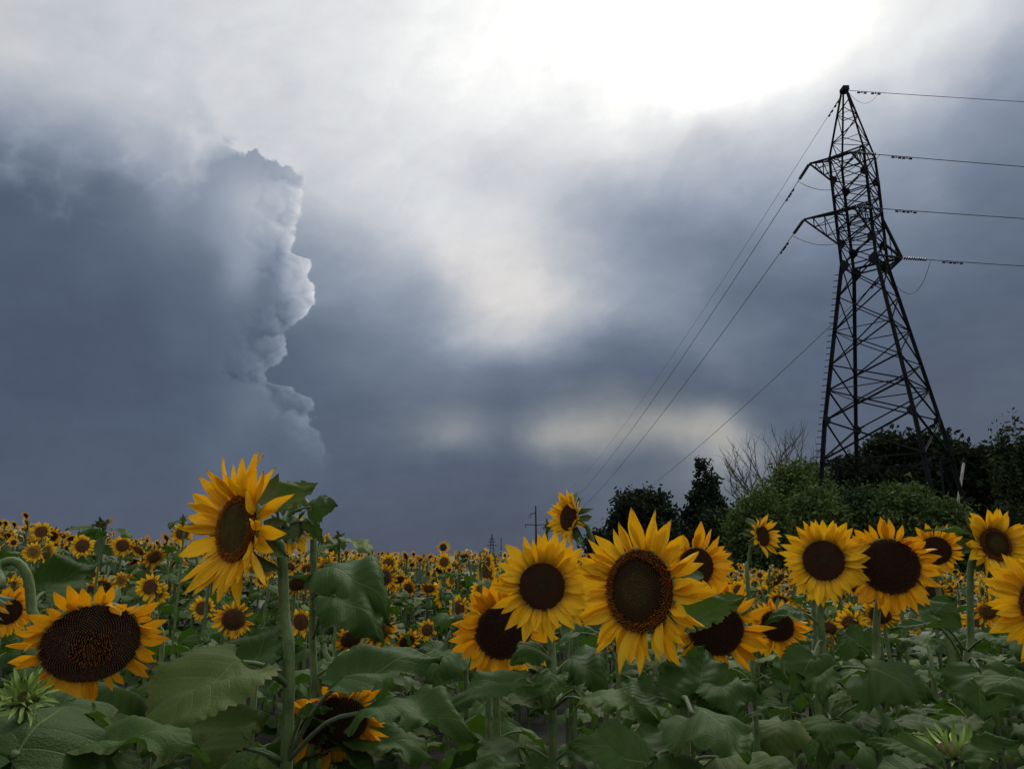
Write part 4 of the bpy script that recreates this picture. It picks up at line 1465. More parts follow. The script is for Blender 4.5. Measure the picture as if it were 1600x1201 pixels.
tree('bush', 'light green bush under the right legs of the pylon', 'bush', 1424, 35, 762, 56, MIDF, 35, nclump=270, size=.09, group=GB, bottom=0, clump_r=.36)
tree('bush', 'low light green bush at the foot of the leaning pole', 'bush', 1492, 35, 784, 46, MIDF, 36, nclump=220, size=.09, group=GB, bottom=0, clump_r=.36)
tree('bush', 'low dark bush below the birch at the field edge', 'bush', 1575, 36, 798, 62, ((.014, .022, .010), (.032, .05, .022)), 37, nclump=220, size=.1, group=GB, bottom=0, clump_r=.4)


def dead_tree():
    d = ray(1205, 868)
    k = 50 / math.hypot(d.x, d.y)
    b = Vector((d.x * k, d.y * k, 0))
    b.z = ground_z(b.x, b.y)
    root = empty('bare_tree', b)
    tag(root, 'leafless dead tree spreading thin branches beside the pylon', 'tree')
    q = random.Random(5)
    TB = Bag()
    fork = at(1203, 800, 50) - b
    TB.add(tube([Vector((fork.x, fork.y, -.2)), fork * .5 + Vector((fork.x, fork.y, 0)) * .5, fork], [.20, .16, .13], 8))
    tr = obj('trunk', TB.mesh('trunk', M['bark']), root)

    def grow(B, p, dirv, length, rad, depth):
        pts = [p]
        dd = dirv.normalized()
        n = 5
        for i in range(n):
            dd = (dd + Vector((q.uniform(-.22, .22), q.uniform(-.22, .22), q.uniform(-.06, .16)))).normalized()
            pts.append(pts[-1] + dd * length / n)
        B.add(tube(pts, [rad * (1 - .65 * i / n) for i in range(n + 1)], 5))
        if depth > 0:
            for i in range(2, n + 1):
                for s in range(2 if depth > 1 else q.choice((1, 2))):
                    nd = (dd + Vector((q.uniform(-.9, .9), q.uniform(-.6, .6), q.uniform(-.15, .6)))).normalized()
                    grow(B, pts[i], nd, length * q.uniform(.38, .58), rad * .45, depth - 1)
    ends = [(1122, 728), (1128, 752), (1150, 712), (1180, 690), (1215, 678), (1246, 684), (1276, 700), (1132, 776), (1228, 692), (1262, 716)]
    for i, (ex, ey) in enumerate(ends):
        t = at(ex, ey, 50 + q.uniform(-1.5, 1.5)) - b
        B = Bag()
        v = (t - fork) * .80
        v.x *= 1.25
        grow(B, fork - Vector((0, 0, .15 * (i % 4))), v, v.length * .95, .055, 2)
        obj('branch', B.mesh('branch', M['bark']), root)


dead_tree()

# ================================================================== sunflowers of the front rows
GF = 'sunflowers of the front rows'
hero('f1', 'tallest sunflower, facing left above the others on a thick pale stem', 369, 825, 104, 70, 1.42, -57, 3, 'green', nP=40, pw=.78, cup=0.36, seed=3, stem=[(440, 868), (444, 950), (448, 1190)],
     stem_dd=0.06, wild=.2, leaf_az=[250, 200, 290, 170], sr=0.0115, nleaf=5, ztop=1.34, spread=.2, bracts=16, bl=1.0)
hero('f1b', 'thinner stem just behind the tallest sunflower, its head turned away', 452, 826, 46, 26, 1.62, 165, -25, 'dark', nP=18, cup=.9, seed=4, stem=[(462, 784), (482, 790), (490, 840), (488, 1000), (487, 1190)],
     stem_dd=0.04, leaf_az=[110, 150, 75, 190], sr=0.0085, nleaf=5, ztop=1.32, bracts=14)
hero('f2', 'big nodding sunflower with the widest brown seed disc, low on the left', 143, 1006, 138, 44, 1.18, 4, -30, 'seed', nP=40, cup=0.35, pmat='petal_o', seed=5, stem=[(140, 1000), (130, 1060), (120, 1190)],
     stem_dd=0.16, sr=0.0105, nleaf=5, ztop=1.22, spread=.25, wild=.22)
hero('f3', 'sunflower with a small dark disc on a straight stem beside the largest flower', 847, 915, 72, 50, 1.62, 0, 8, 'dark', nP=36, cup=0.22, pmat='petal_b', seed=6, stem=[(862, 1010), (864, 1190)],
     stem_dd=.05, sr=.0095, nleaf=8, ztop=1.34, spread=.12, wild=.05)
hero('f4', 'largest front sunflower with olive heart and ring of orange brown florets', 998, 922, 126, 66, 1.25, -36, 5, 'ring', nP=42, pw=.9, cup=0.16, seed=7, stem=[(1050, 1045), (1062, 1120), (1070, 1195)],
     stem_dd=.09, sr=.0115, nleaf=8, ztop=1.34, spread=.18)
hero('f5', 'orange rimmed sunflower with a black disc, half hidden behind the small dark disc one', 787, 986, 88, 45, 1.95, 12, -14, 'black', nP=34, cup=.25, pmat='petal_o', seed=8, nleaf=7, top=.26)
hero('f6', 'sunflower with a leaf drooping over its black disc, right of the largest flower', 1120, 984, 84, 46, 1.95, 14, -18, 'black', nP=32, cup=.2, pmat='petal_o', seed=9, nleaf=7, top=.26)
hero('f7', 'sunflower peeping out behind the right edge of the largest flower', 1088, 885, 58, 38, 2.15, 25, -5, 'dark', nP=28, cup=.3, pmat='petal_o', seed=10, nleaf=3, top=.26, wild=.3)
hero('f8', 'small half open sunflower facing left against the sky with green bracts behind', 888, 808, 42, 24, 2.05, -52, 6, 'dark', nP=30, cup=.55, seed=11, stem=[(917, 822), (926, 848), (938, 900), (944, 1000)],
     stem_dd=.03, sr=.0085, nleaf=6, ztop=1.36, bracts=20, bl=1.4, lmin=.10, lmax=.15)
hero('f9', 'round sunflower with short even petals on a straight stem before the bushes', 1287, 875, 62, 38, 1.95, -4, 6, 'dark', nP=36, cup=.2, pmat='petal_b', seed=12, stem=[(1282, 945), (1288, 1040), (1292, 1140)],
     stem_dd=.05, sr=.0095, nleaf=8, ztop=1.36, spread=.12, wild=.05)
hero('f10', 'sunflower with a broad black disc touching its round neighbour', 1390, 885, 86, 35, 1.98, 2, -14, 'black', nP=36, cup=.25, pmat='petal_o', seed=13, stem=[(1371, 955), (1370, 1020), (1372, 1150)],
     stem_dd=.08, sr=.010, nleaf=8, ztop=1.34, wild=.2)
hero('f11', 'smaller sunflower peering over the shoulder of the broad black disc one', 1462, 860, 44, 22, 3.0, 6, -16, 'dark', nP=28, cup=.25, pmat='petal_o', seed=14, nleaf=4, top=.3)
hero('f12', 'sunflower turned to the right at the field edge under the leaning pole', 1556, 850, 52, 36, 2.3, 38, 8, 'ring', nP=32, cup=.35, pmat='petal_b', seed=15, stem=[(1520, 872), (1516, 900), (1517, 1000), (1518, 1130)],
     stem_dd=.05, sr=.0098, nleaf=7, ztop=1.36, bracts=16, bl=1.3, wild=.2)
hero('f13', 'sunflower cut in half by the right frame edge', 1646, 945, 92, 58, 1.4, -12, 3, 'ring', nP=38, cup=.2, seed=16, nleaf=6, top=.3)
hero('f14', 'small half open sunflower facing right before the bushes, green bracts behind', 1192, 837, 32, 20, 2.7, 52, 5, 'dark', nP=28, cup=.5, seed=17, stem=[(1174, 850), (1170, 880), (1171, 960)],
     stem_dd=.03, sr=.008, nleaf=6, ztop=1.38, bracts=20, bl=1.5, lmin=.10, lmax=.15)
hero('f15', 'sunflower with a black disc in shade below the round one', 1214, 978, 50, 28, 2.9, -5, -20, 'black', nP=28, cup=.25, pmat='petal_o', seed=18, nleaf=3, top=.3)
hero('f16', 'drooping sunflower in deep shade behind the two tall stems', 522, 1130, 104, 42, 1.62, 5, -34, 'black', nP=34, cup=.2, pmat='petal_o', seed=19, stem=[(560, 1040), (545, 1020), (520, 1045), (512, 1120), (510, 1190)],
     stem_dd=.16, nleaf=4, ztop=1.2)
hero('f17', 'sunflower half hidden at the left frame edge above the big seed disc', 12, 955, 40, 24, 2.3, 12, -12, 'dark', nP=26, cup=.3, pmat='petal_o', seed=20, nleaf=7, top=.28)

hero('f18', 'sunflower with a hooked pale stem, its head turned away past the left frame edge', -38, 925, 64, 34, 1.45, -140, -28, 'dark', nP=28, cup=.3, pmat='petal_o', seed=24, stem=[(-4, 886), (20, 876), (40, 894), (49, 950), (54, 1190)],
     stem_dd=0.0, sr=.0085, nleaf=6, ztop=1.32, bracts=16, bl=1.2)


def bud(key, label, px, py, R_px, dist, pale, seed, n=30, up=55, nleaf=3):
    c = at(px, py, dist)
    R = R_px * depth_of(px, py, dist) / F
    q = random.Random(seed)
    nrm = facing(c, q.uniform(-20, 20), up)
    gz = ground_z(c.x, c.y)
    O = Vector((c.x, c.y, gz))
    root = empty('sunflower_bud', O)
    tag(root, label, 'flower bud')
    back = c - nrm * R * .5
    ctrl = [back, c - nrm * R * 1.3 - Vector((0, 0, .03)), Vector((c.x, c.y + .03, c.z - .25)), Vector((c.x, c.y, gz - .05))]
    pts = [p - O for p in spline(ctrl, 15)][::-1]
    V, Fc = tube(pts, .0062, 8)
    obj('stem', mesh('stem', V, Fc, M['stem']), root)
    h = obj('flower_head', HEAD['green'], root, Matrix.Translation(c - O) @ frame_from(nrm).to_4x4() @ Matrix.Diagonal((R * .55, R * .55, R * .55, 1)))
    k = 'bract_pale' if pale else 'bract'
    for i in range(n):
        ring = i % 3
        a = 2 * math.pi * i / n * 3.0 / 1.0 + ring * .7 + q.uniform(-.2, .2)
        place_petal(h, BRACT[k][q.randrange(4)], 'bract', a, (.45, .75, 1.0)[ring], (.16, .05, -.12)[ring], q.uniform(1.0, 1.6), (1.15, .8, .3)[ring] + q.uniform(-.3, .3), q.gauss(0, .3), (q.uniform(.4, .7) if pale else q.uniform(.7, 1.1)))
    for i in range(nleaf):
        a = i * 2.4 + seed
        dr = Vector((math.sin(a), -math.cos(a), 0))
        sp = pts[max(0, len(pts) - 4 - i)]
        base = sp + dr * .06
        tip = base + (dr - Vector((0, 0, q.uniform(.1, .6)))) * q.uniform(.10, .16)
        add_leaf(root, base, tip, Vector((0, 0, 1)) + dr * .3, LEAF[q.randrange(8)], 1, sp)
    PLANTS[key] = (root, O, pts)


bud('b1', 'closed green flower bud with spiky bracts in the lower left corner', 38, 1090, 40, .84, True, 41, 60, 40)
bud('b2', 'pale green pointed flower bud low at the right under the leaves', 1492, 1172, 46, 1.35, True, 42, 24, 70)

# leaves of the front plants that one can single out
hleaf('f1', (372, 1034), (218, 1178), 1.36, 1.22, 1.0, 0, .55, -.1, (440, 1092), .005)
hleaf('f1', (388, 1052), (436, 975), 1.46, 1.55, 1.3, 3, .3, -.3, (442, 1120))
hleaf('f1', (300, 1180), (420, 1120), 1.40, 1.5, .9, 1, .6, 0, (446, 1195))
hleaf('f1b', (506, 888), (606, 978), 1.60, 1.55, .92, 5, .5, .1, (490, 960))
hleaf('f1b', (497, 905), (436, 906), 1.62, 1.58, .5, 3, .7, 0, (490, 930))
hleaf('f1b', (520, 930), (600, 1010), 1.52, 1.5, .9, 2, .5, .2, (490, 985))
hleaf('f1', (537, 1062), (690, 1030), 1.34, 1.42, .85, 0, .80, .1, (450, 1165), .0048)
hleaf('f1', (572, 1112), (745, 1160), 1.30, 1.22, .8, 1, .78, .1, (452, 1200), .0048)
hleaf('f1', (470, 1120), (520, 1108), 1.42, 1.4, .8, 3, .6, 0, (450, 1140))
hleaf('f1', (432, 790), (496, 756), 1.48, 1.5, 1.15, 3, .55, .1, (442, 860))
hleaf('f1b', (486, 792), (528, 790), 1.58, 1.56, 1.2, 4, .35, .2, (484, 800))
hleaf('f1b', (470, 790), (440, 768), 1.60, 1.6, 1.1, 6, .5, 0, (480, 792))
hleaf('f1b', (476, 815), (505, 850), 1.60, 1.6, .7, 1, .4, 0, (489, 840))
hleaf('f3', (818, 1062), (700, 1112), 1.55, 1.46, .85, 0, .72, -.1, (863, 1140))
hleaf('f3', (838, 1090), (760, 1060), 1.62, 1.7, 1.0, 3, .5, 0, (863, 1130))
hleaf('f3', (846, 1010), (800, 1040), 1.64, 1.6, .9, 2, .5, 0, (862, 1040))
hleaf('f3', (915, 1094), (1030, 1130), 1.52, 1.43, .9, 1, .72, .1, (866, 1135))
hleaf('f3', (890, 1030), (950, 1090), 1.68, 1.64, 1.0, 5, .5, 0, (864, 1070))
hleaf('f4', (1086, 1098), (1100, 1012), 1.30, 1.36, 1.35, 6, .2, .1, (1066, 1120))
hleaf('f4', (1112, 1060), (1150, 1130), 1.33, 1.28, 1.1, 2, .5, .2, (1062, 1080))
hleaf('f4', (1080, 1110), (1172, 1190), 1.22, 1.12, 1.0, 4, .7, .1, (1068, 1150), .0048)
hleaf('f4', (1010, 1195), (890, 1165), 1.15, 1.10, 1.2, 0, .5, -.1, (1068, 1200))
hleaf('f4', (1030, 1090), (970, 1060), 1.35, 1.4, 1.2, 3, .5, 0, (1062, 1100))
hleaf('f9', (1272, 1022), (1240, 1086), 1.92, 1.88, 1.15, 6, .15, 0, (1284, 1000))
hleaf('f9', (1250, 955), (1195, 975), 1.98, 1.95, .9, 1, .6, 0, (1284, 985))
hleaf('f9', (1350, 1044), (1450, 1098), 1.85, 1.78, 1.15, 4, .45, .1, (1288, 1078), .0042)
hleaf('f9', (1340, 1090), (1300, 1110), 1.85, 1.8, .8, 1, .7, 0, (1290, 1115))
hleaf('f9', (1297, 1122), (1296, 1178), 1.78, 1.72, 1.3, 2, .3, 0, (1292, 1130))
hleaf('f10', (1345, 1010), (1310, 985), 1.95, 2.0, 1.4, 6, .2, 0, (1370, 1020))
hleaf('f12', (1464, 976), (1388, 990), 2.2, 2.15, .8, 3, .7, 0, (1514, 1030))
hleaf('f12', (1455, 965), (1492, 935), 2.25, 2.3, 1.3, 4, .4, 0, (1514, 1000))
hleaf('f12', (1500, 832), (1444, 831), 2.25, 2.22, .55, 3, .7, 0, (1518, 860))
hleaf('f12', (1529, 1042), (1538, 1126), 2.1, 2.05, 1.35, 6, .15, 0, (1517, 1030))
hleaf('f12', (1560, 1000), (1600, 1030), 2.2, 2.1, 1.0, 1, .6, .2, (1517, 1010))
hleaf('f6', (1078, 972), (1166, 932), 1.80, 1.84, .85, 3, .35, 0, (1080, 1010))
hleaf('f18', (68, 925), (150, 880), 1.5, 1.6, .9, 3, .3, .2, (50, 950))
hleaf('f18', (196, 1080), (128, 1128), 1.4, 1.3, 1.0, 2, .5, .1, (56, 1150))
hleaf('f2', (70, 1165), (238, 1140), 1.1, 1.15, .8, 0, .55, 0)
hleaf('b1', (20, 1180), (130, 1110), .82, .95, 1.1, 4, .5, 0, (38, 1190))
hleaf('b2', (1470, 1190), (1352, 1160), 1.3, 1.25, .75, 0, .6, 0, (1492, 1195))
hleaf('b2', (1510, 1190), (1595, 1160), 1.3, 1.3, .8, 1, .6, 0, (1492, 1195))
hleaf('f13', (1590, 1060), (1540, 1090), 1.5, 1.42, 1.1, 4, .5, 0)

# ================================================================== sunflowers of the field: prototypes, then copies
def petal_ring(name, n, L, cup, mat, seed):
    """all ray petals of a small head in one mesh, unit disc radius"""
    q = random.Random(seed)
    V, UV, Fc = [], [], []
    for layer in range(2):
        for i in range(n // 2):
            a = 2 * math.pi * (i + .5 * layer) / (n // 2) + q.uniform(-.1, .1)
            ti = cup + (.1 if layer == 0 else -.12) + q.gauss(0, .2) + (q.choice((.8, -.6)) if q.random() < .12 else 0)
            l = L * q.uniform(.75, 1.15)
            w = l * q.uniform(.17, .24)
            bend = q.uniform(-.5, .5)
            tw = q.gauss(0, .3)
            m = Matrix.Rotation(a, 4, 'Z') @ Matrix.Translation((.97, 0, -.03 - .05 * layer)) @ Matrix.Rotation(-ti, 4, 'Y') @ Matrix.Rotation(tw, 4, 'X')
            o = len(V)
            for (x, ww) in ((0, .5), (.4, 1), (.75, .8), (1, 0)):
                z = bend * x * x * l * .5
                for v in ((-1, 0, 1) if ww else (0,)):
                    V.append(m @ Vector((x * l, v * w * ww, z + (abs(v) * .25 * w))))
                    UV.append((x, v))
            for r_ in range(2):
                for c_ in range(2):
                    k = o + r_ * 3 + c_
                    Fc.append((k, k + 3, k + 4, k + 1))
            Fc += [(o + 6, o + 9, o + 7), (o + 7, o + 9, o + 8)]
    return mesh(name, V, Fc, mat, uv=UV)


RINGS = {(k, c): petal_ring('petal_ring', 28, l, c, M[k], i * 7 + 3) for i, (k, c, l) in
         enumerate([('petal', .2, 1.0), ('petal_o', .3, .9), ('petal_b', .45, 1.1), ('petal', .7, .9), ('petal_o', .05, .8)])}
BRING = petal_ring('bract_ring', 22, .85, -.25, M['bract'], 99)

PROTO, RICH = [], []


def make_field_plant(seed, R, style, ring, yaw, pitch, hz=1.45, nl=9, rich=False):
    """local: foot at the origin, head centre at (0, 0, hz), looking to -Y"""
    q = random.Random(seed)
    root = empty('sunflower', (0, 0, -50))
    n = Vector((math.sin(R_(yaw)) * math.cos(R_(pitch)), -math.cos(R_(yaw)) * math.cos(R_(pitch)), math.sin(R_(pitch))))
    c = Vector((0, 0, hz))
    back, neck = c - n * R * .5, c - n * (R * 1.2 + .02) + Vector((0, 0, .02 if pitch < -20 else -.015))
    foot = Vector((neck.x + q.uniform(-.05, .05), neck.y + q.uniform(0, .06), -.45))
    pts = spline([back, neck, Vector((neck.x * .9, neck.y + .02, hz - .16)), foot.lerp(neck, .5), foot], 12)[::-1]
    V, Fc = tube(pts, [.013 - .005 * i / len(pts) for i in range(len(pts))], 6)
    obj('stem', mesh('stem', V, Fc, M['stem']), root)
    rot = frame_from(n).to_4x4() @ Matrix.Rotation(q.uniform(0, 6), 4, 'Z')
    h = obj('flower_head', HEAD_M[style], root, Matrix.Translation(c) @ rot @ Matrix.Diagonal((R, R, R, 1)))
    if rich:
        k_, c_ = ring
        Lr = {'petal': 1.0, 'petal_o': .9, 'petal_b': 1.1}[k_]
        for i in range(28):
            if q.random() < .05:
                continue
            lay = i % 2
            place_petal(h, PETAL[k_][q.randrange(3) if q.random() < .75 else q.randrange(8)], 'petal', 2 * math.pi * i / 28 + q.uniform(-.1, .1), .97, -.03 - .05 * lay, Lr * q.uniform(.75, 1.15),
                        c_ + (.1, -.12)[lay] + q.gauss(0, .2), q.gauss(0, .3), q.uniform(.8, 1.1))
    elif ring != 'none':
        obj('petal_ring', RINGS[ring], h, Matrix.Identity(4), 'stuff')
    if ring != 'none':
        obj('bract_ring', BRING, h, Matrix.Translation((0, 0, -.16)), 'stuff')
    for i in range(nl):
        zf = hz - .14 - .085 * i
        sp = min(pts, key=lambda p: abs(p.z - zf))
        a = i * 2.4 + q.uniform(-.5, .5) + seed
        dr = Vector((math.sin(a), -math.cos(a), 0))
        pl = q.uniform(.05, .12)
        base = sp + dr * pl + Vector((0, 0, pl * .5))
        Lf = q.uniform(.13, .21) * (.75 + .06 * i)
        dp = q.uniform(.1, 1.0)
        tip = base + (dr * math.cos(dp) - Vector((0, 0, math.sin(dp)))) * Lf
        lf = add_leaf(root, base, tip, Vector((0, 0, 1)) + dr * .25 + Vector((q.uniform(-.4, .4), q.uniform(-.4, .4), 0)), LEAF_M[q.randrange(5)], q.uniform(.9, 1.2), None, pet=False)
        pv, pf = tube([sp, sp.lerp(base, .5) + Vector((0, 0, .01)), base], [.005, .004, .003], 5)
        inv = lf.matrix_local.inverted()
        obj('petiole', mesh('petiole', [inv @ p for p in pv], pf, M['stem']), lf, Matrix.Identity(4))
    (RICH if rich else PROTO).append(root)
    return root


rk = list(RINGS.keys())
for i, (R, st, ri, yw, pi_) in enumerate([(.048, 'dark', 0, 8, 0), (.053, 'black', 1, -10, -20), (.050, 'ring', 2, 30, -4), (.040, 'green', 3, -35, 6), (.056, 'black', 4, 5, -38),
                                          (.052, 'dark', 0, -25, -10), (.056, 'ring', 1, 15, -28), (.034, 'dark', 3, 60, 0), (.052, 'seed', 4, -50, -45), (.045, 'dark', 2, -8, 4)]):
    make_field_plant(500 + i, R, st, rk[ri], yw, pi_)
    make_field_plant(500 + i, R, st, rk[ri], yw, pi_, rich=True)
OVER = [2 * r * (1 + .96 * l) for r, l in ((.048, 1), (.053, .9), (.05, 1.1), (.04, .9), (.056, .9), (.052, 1), (.056, .9), (.034, .9), (.052, .9), (.045, 1.1))]


def make_young_plant(seed, hz=1.40):
    make_field_plant(seed, .017, 'green', 'none', random.Random(seed).uniform(-60, 60), 50, hz, 11, False)
    h = [c for c in PROTO[-1].children if c.name.startswith('flower_head')][0]
    q = random.Random(seed)
    for i in range(16):
        place_petal(h, BRACT['bract'][q.randrange(4)], 'bract', i * 2.4, (.6, .9)[i % 2], (.1, -.1)[i % 2], q.uniform(1.2, 2.0), (1.0, .5)[i % 2] + q.uniform(-.3, .3), q.gauss(0, .3), .7)
    PROTO[-1].name = 'young_sunflower'


for i in range(3):
    make_young_plant(700 + i)


def children(o):
    return CHILD[o.name]


CHILD = {}
for o in list(COL.objects):
    if o.parent is not None:
        CHILD.setdefault(o.parent.name, []).append(o)


def copy_thing(o):
    c = o.copy()
    COL.objects.link(c)
    for ch in CHILD.get(o.name, []):
        d = ch.copy()
        COL.objects.link(d)
        d.parent = c
        for gch in CHILD.get(ch.name, []):
            k = gch.copy()
            COL.objects.link(k)
            k.parent = d
    return c


used = set()
SPOTS = []


def put(pi_, x, y, z, rz, s, label, group, rich=False):
    src = (RICH if rich else PROTO)[pi_]
    if src.name in used:
        o = copy_thing(src)
    else:
        o = src
        used.add(src.name)
    o.location = (x, y, z)
    o.rotation_euler = (rnd.gauss(0, .04), rnd.gauss(0, .04), rz)
    o.scale = (s, s, s)
    tag(o, label, 'sunflower', group)
    SPOTS.append((x, y))
    return o


GM = 'sunflowers one can single out in the field'
# photo position, width over petals, prototype, turn, label
MIDS = [(365, 968, 66, 1, 0, 'black disced sunflower just below the tallest one, lower of a close pair'),
        (315, 950, 42, 9, 0, 'smaller flower of the close pair under the tallest sunflower'),
        (278, 833, 36, 0, 0, 'sunflower on the skyline just left of the tallest one'),
        (246, 870, 40, 6, 10, 'sunflower with a pale dotted disc left of the tallest one'),
        (47, 830, 34, 9, 0, 'sunflower on the skyline near the left frame edge'),
        (84, 838, 36, 4, 0, 'sunflower with a leaf over its disc on the left skyline'),
        (62, 862, 44, 2, 20, 'sunflower turned aside below the left skyline'),
        (182, 905, 30, 3, 0, 'small pale sunflower in the middle of the left field'),
        (186, 852, 36, 5, 20, 'sunflower half hidden below the tall bud on the left'),
        (210, 860, 34, 8, 0, 'drooping sunflower under the left skyline'),
        (135, 930, 36, 5, 20, 'sunflower right behind the hooked stem on the left'),
        (480, 972, 50, 5, 0, 'sunflower glimpsed between the two tall stems'),
        (536, 1000, 60, 4, 10, 'sunflower drooping right of the two tall stems'),
        (540, 905, 44, 8, 0, 'sunflower behind the broad leaf right of the tall stems'),
        (466, 890, 32, 1, 0, 'sunflower just right of the tall stem, at the height of its neck'),
        (510, 846, 32, 2, 30, 'sunflower above the broad leaf right of the tall stems'),
        (608, 902, 48, 1, 5, 'dark disced sunflower in the field right of the broad leaf'),
        (588, 880, 34, 0, -20, 'sunflower overlapping its dark disced neighbour from above'),
        (606, 988, 62, 6, 10, 'sunflower at the tip of the broad drooping leaf'),
        (648, 1003, 48, 4, 20, 'black disced sunflower leaning against another by the leaf tip'),
        (680, 982, 34, 0, 0, 'small sunflower alone left of the orange rimmed one'),
        (716, 980, 52, 3, -40, 'sunflower seen edge on against the orange rimmed one'),
        (752, 893, 36, 0, 0, 'sunflower in the field just left of the small dark disc one'),
        (770, 878, 30, 7, 0, 'sunflower close behind the left petals of the small dark disc one'),
        (672, 920, 30, 8, 50, 'sunflower head hanging face down amid dark leaves'),
        (1400, 962, 62, 4, -10, 'sunflower in shade beneath the broad black disc one'),
        (1500, 960, 60, 8, 20, 'sunflower in shade beside the stem at the field edge'),
        (1240, 916, 44, 7, -50, 'sunflower edge on behind the round one'),
        (1470, 905, 34, 5, 0, 'sunflower right beneath the small peering one'),
        (1545, 955, 56, 6, 15, 'sunflower behind the one cut by the frame edge')]
for (px, py, w, pk, yw, lb) in MIDS:
    dist = OVER[pk] * F / w
    for _ in range(2):
        dist = OVER[pk] * F / w * (dist / depth_of(px, py, dist))
    p = at(px, py, dist)
    put(pk, p.x, p.y, p.z - 1.45, math.atan2(-p.x, p.y) + R_(yw), 1.0, lb, GM, True)

def crowd_words(x, y, d, nod):
    """what such a flower looks like and where in the field it stands"""
    a = math.degrees(math.atan2(x, y))
    side = ('left of the tallest flower' if a < -19 else 'right of the tallest flower' if a < 1 else 'behind the largest flower' if a < 16 else 'below the pylon')
    band = 'just behind the front rows' if d < 4.3 else 'midway back' if d < 6.8 else 'far back in the crop'
    look = 'orange rimmed nodding sunflower' if nod else 'yellow upright sunflower'
    return f'{look} {band}, {side}', f'{look}s {band} {side}'


nplaced = 0
tries = 0
r2 = random.Random(99)
while nplaced < 232 and tries < 20000:
    tries += 1
    d = math.sqrt(r2.uniform(2.5 ** 2, 9.2 ** 2))
    a = R_(r2.uniform(-41, 41))
    x, y = d * math.sin(a), d * math.cos(a)
    if any((x - u) ** 2 + (y - v) ** 2 < .30 ** 2 for u, v in SPOTS):
        continue
    gz = ground_z(x, y)
    if d < 4.3:
        s = r2.uniform(.9, 1.0)
        wd = crowd_words(x, y, d, False)
        put(10 + r2.randrange(3), x, y, gz + EYE - .26 + r2.uniform(-.12, .04) - 1.40 * s, r2.uniform(0, 6), s, wd[0].replace('yellow upright sunflower', 'leafy sunflower still in green bud'), wd[1].replace('yellow upright sunflowers', 'sunflowers still in bud'))
        nplaced += 1
        continue
    pk = r2.choice([0, 1, 2, 3, 4, 5, 6, 8, 9, 1, 4, 5])
    s = r2.uniform(.92, 1.05)
    drop = (r2.uniform(-.12, .0) - .19) if d < 4 else (r2.uniform(-.34, .06) - .07 - (.05 if d < 5 else 0))
    put(pk, x, y, gz + EYE + drop - 1.45 * s, math.atan2(-x, y) + (r2.gauss(0, .45) if r2.random() < .55 else r2.uniform(-2.2, 2.2)), s, *crowd_words(x, y, d, pk in (1, 4, 6, 8)), d < 4.3)
    nplaced += 1

for o in PROTO + RICH:
    if o.name not in used:
        for ch in CHILD.get(o.name, []):
            for gch in CHILD.get(ch.name, []):
                bpy.data.objects.remove(gch)
            bpy.data.objects.remove(ch)
        bpy.data.objects.remove(o)

# tall bud plant on the left skyline
bud('b3', 'tall green bud rising above the left skyline', 157, 818, 12, 4.6, False, 43, 18, 15, 4)
bud('b4', 'green bud on the skyline above the sunflower left of the tallest one', 286, 812, 8, 4.6, False, 44, 16, 20, 2)
bud('b5', 'green bud on the skyline right of the tall stems', 529, 838, 9, 3.6, False, 45, 18, 20, 3)
bud('b6', 'dark green bud left of the small half open sunflower', 857, 822, 11, 3.0, False, 46, 18, 30, 1)


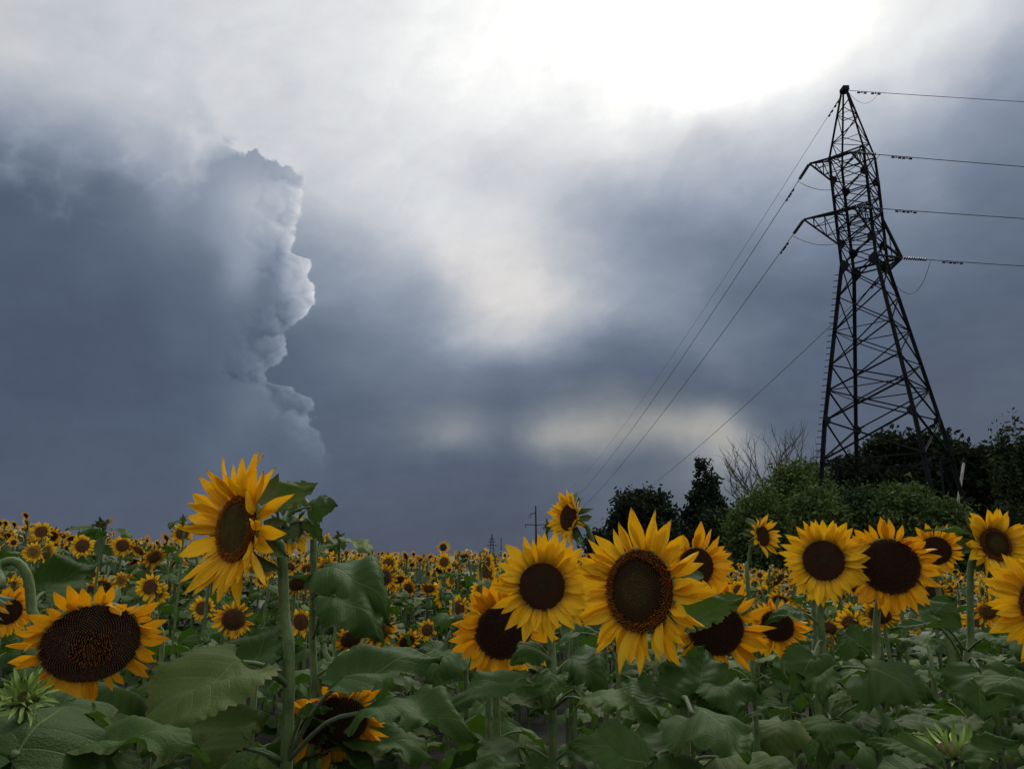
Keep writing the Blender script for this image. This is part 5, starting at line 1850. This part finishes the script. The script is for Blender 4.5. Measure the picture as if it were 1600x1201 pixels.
# ------------------------------------------------------------------ the rest of the field, one mass
def crop_variant(seed, far):
    """small plant as vertex array + quads + colours; foot z = 0, head at 1.45"""
    q = random.Random(seed)
    V, Q, C = [], [], []

    def quad(a, b, c, d, col):
        o = len(V)
        V.extend([a, b, c, d])
        Q.append((o, o + 1, o + 2, o + 3))
        C.extend([col] * 4)
    hz = 1.45
    yaw, pit = (q.gauss(0, .45), q.uniform(-.7, .1)) if q.random() < .42 else (q.uniform(-2.6, 2.6), q.uniform(-1.1, -.1))
    n = Vector((math.sin(yaw) * math.cos(pit), -math.cos(yaw) * math.cos(pit), math.sin(pit)))
    f = frame_from(n)
    c = Vector((0, 0, hz))
    R = q.uniform(.030, .046)
    L = R * q.uniform(1.1, 1.6)
    k = 6 if far else 10
    br = (0.022, .011, .007)
    for i in range(0, k, 2):
        a0, a1, a2 = [2 * math.pi * j / k for j in (i, i + 1, i + 2)]
        P = lambda a, r, z=0: c + f @ Vector((r * math.cos(a), r * math.sin(a), z))
        quad(P(a0, R), P(a1, R), P(a2, R), c + f @ Vector((0, 0, R * .15)), br)
    ye = [(0.84, .42, .008), (.92, .53, .012), (.80, .33, .007)][seed % 3]
    npet = 9 if far else 16
    for i in range(npet):
        a = 2 * math.pi * i / npet + q.uniform(-.12, .12)
        da = math.pi / npet * .95
        t = q.uniform(-.1, .5)
        P = lambda a, r, z: c + f @ Vector((r * math.cos(a), r * math.sin(a), z))
        l = L * q.uniform(.75, 1.15)
        quad(P(a - da * .6, R * .93, 0), P(a - da, R + l * .5, l * .3 * t), P(a, R + l, l * t), P(a + da, R + l * .5, l * .3 * t), ye)
    gcol = (.09, .13, .05)
    bk = c - n * R * .5
    quad(bk + Vector((-.012, 0, 0)), bk + Vector((.012, 0, 0)), Vector((.012, .05, .0)), Vector((-.012, .05, 0)), gcol)
    if not far:
        quad(bk + Vector((0, -.012, 0)), bk + Vector((0, .012, 0)), Vector((0, .062, .0)), Vector((0, .04, 0)), gcol)
    # green back of the head
    for i in range(0, 6, 2):
        a0, a1, a2 = [2 * math.pi * j / 6 for j in (i, i + 1, i + 2)]
        P = lambda a, r, z=0: c + f @ Vector((r * math.cos(a), r * math.sin(a), z))
        quad(P(a2, R * 1.3, -.01), P(a1, R * 1.3, -.01), P(a0, R * 1.3, -.01), c - n * R * .6, (.06, .10, .03))
    for i in range(4 if far else 8):
        a = i * 2.4 + q.uniform(-.5, .5)
        dr = Vector((math.sin(a), -math.cos(a), 0))
        sd = Vector((-dr.y, dr.x, 0))
        z = hz - .12 - (.13 if far else .085) * i
        b = Vector((0, .02, z)) + dr * q.uniform(.05, .1)
        l = q.uniform(.16, .24) * (1.25 if far else 1)
        w = l * .42
        dp = q.uniform(.1, .9)
        m1 = b + dr * l * .4 + Vector((0, 0, l * .05))
        tip = b + dr * l * math.cos(dp) - Vector((0, 0, l * math.sin(dp)))
        g_ = q.uniform(.6, 1.25)
        gc = (.042 * g_, .084 * g_, .022 * g_)
        e1, e2 = m1 + sd * w - Vector((0, 0, w * .15)), m1 - sd * w - Vector((0, 0, w * .15))
        quad(b, e2, tip, m1, gc)
        quad(b, m1, tip, e1, gc)
    return np.array([tuple(v) for v in V]), np.array(Q), np.array(C)


def field_ok(x, y):
    a = math.degrees(math.atan2(x, y))
    d = math.hypot(x, y)
    if a > 6.5 and d > 30 + max(0, 14 - (a - 6.5) * 2) * 2.5:
        return False
    return True


def crop_mass(name, label, d0, d1, n, far, seed):
    r = np.random.RandomState(seed)
    vs = [crop_variant(seed + i, far) for i in range(16)]
    AV, AQ, AC, off = [], [], [], 0
    cnt = 0
    while cnt < n:
        d = math.exp(r.uniform(math.log(d0), math.log(d1))) if far else math.sqrt(r.uniform(d0 * d0, d1 * d1))
        a = R_(r.uniform(-52, 52))
        x, y = d * math.sin(a), d * math.cos(a)
        if not field_ok(x, y):
            cnt += 0.5
            continue
        V, Q, C = vs[r.randint(16)]
        rz = math.atan2(-x, y) + r.normal() * .35
        s = r.uniform(.9, 1.08)
        cs, sn = math.cos(rz) * s, math.sin(rz) * s
        W = np.empty_like(V)
        W[:, 0] = V[:, 0] * cs - V[:, 1] * sn + x
        W[:, 1] = V[:, 0] * sn + V[:, 1] * cs + y
        W[:, 2] = V[:, 2] * s + ground_z(x, y) + r.normal() * .10 + (.10 if r.rand() < .02 else 0)
        AV.append(W); AQ.append(Q + off); AC.append(C * r.uniform(.85, 1.12))
        off += len(V)
        cnt += 1
    o = obj(name, fast_mesh(name, np.concatenate(AV), np.concatenate(AQ), M['crop'], np.concatenate(AC)))
    tag(o, label, 'sunflower field', kind='stuff')


crop_mass('sunflower_crop', 'dense mass of sunflowers stretching back over the field', 7.6, 30, 3400, False, 900)
crop_mass('distant_sunflower_crop', 'far sunflowers merging into a yellow and green band at the horizon', 28, 330, 9000, True, 950)
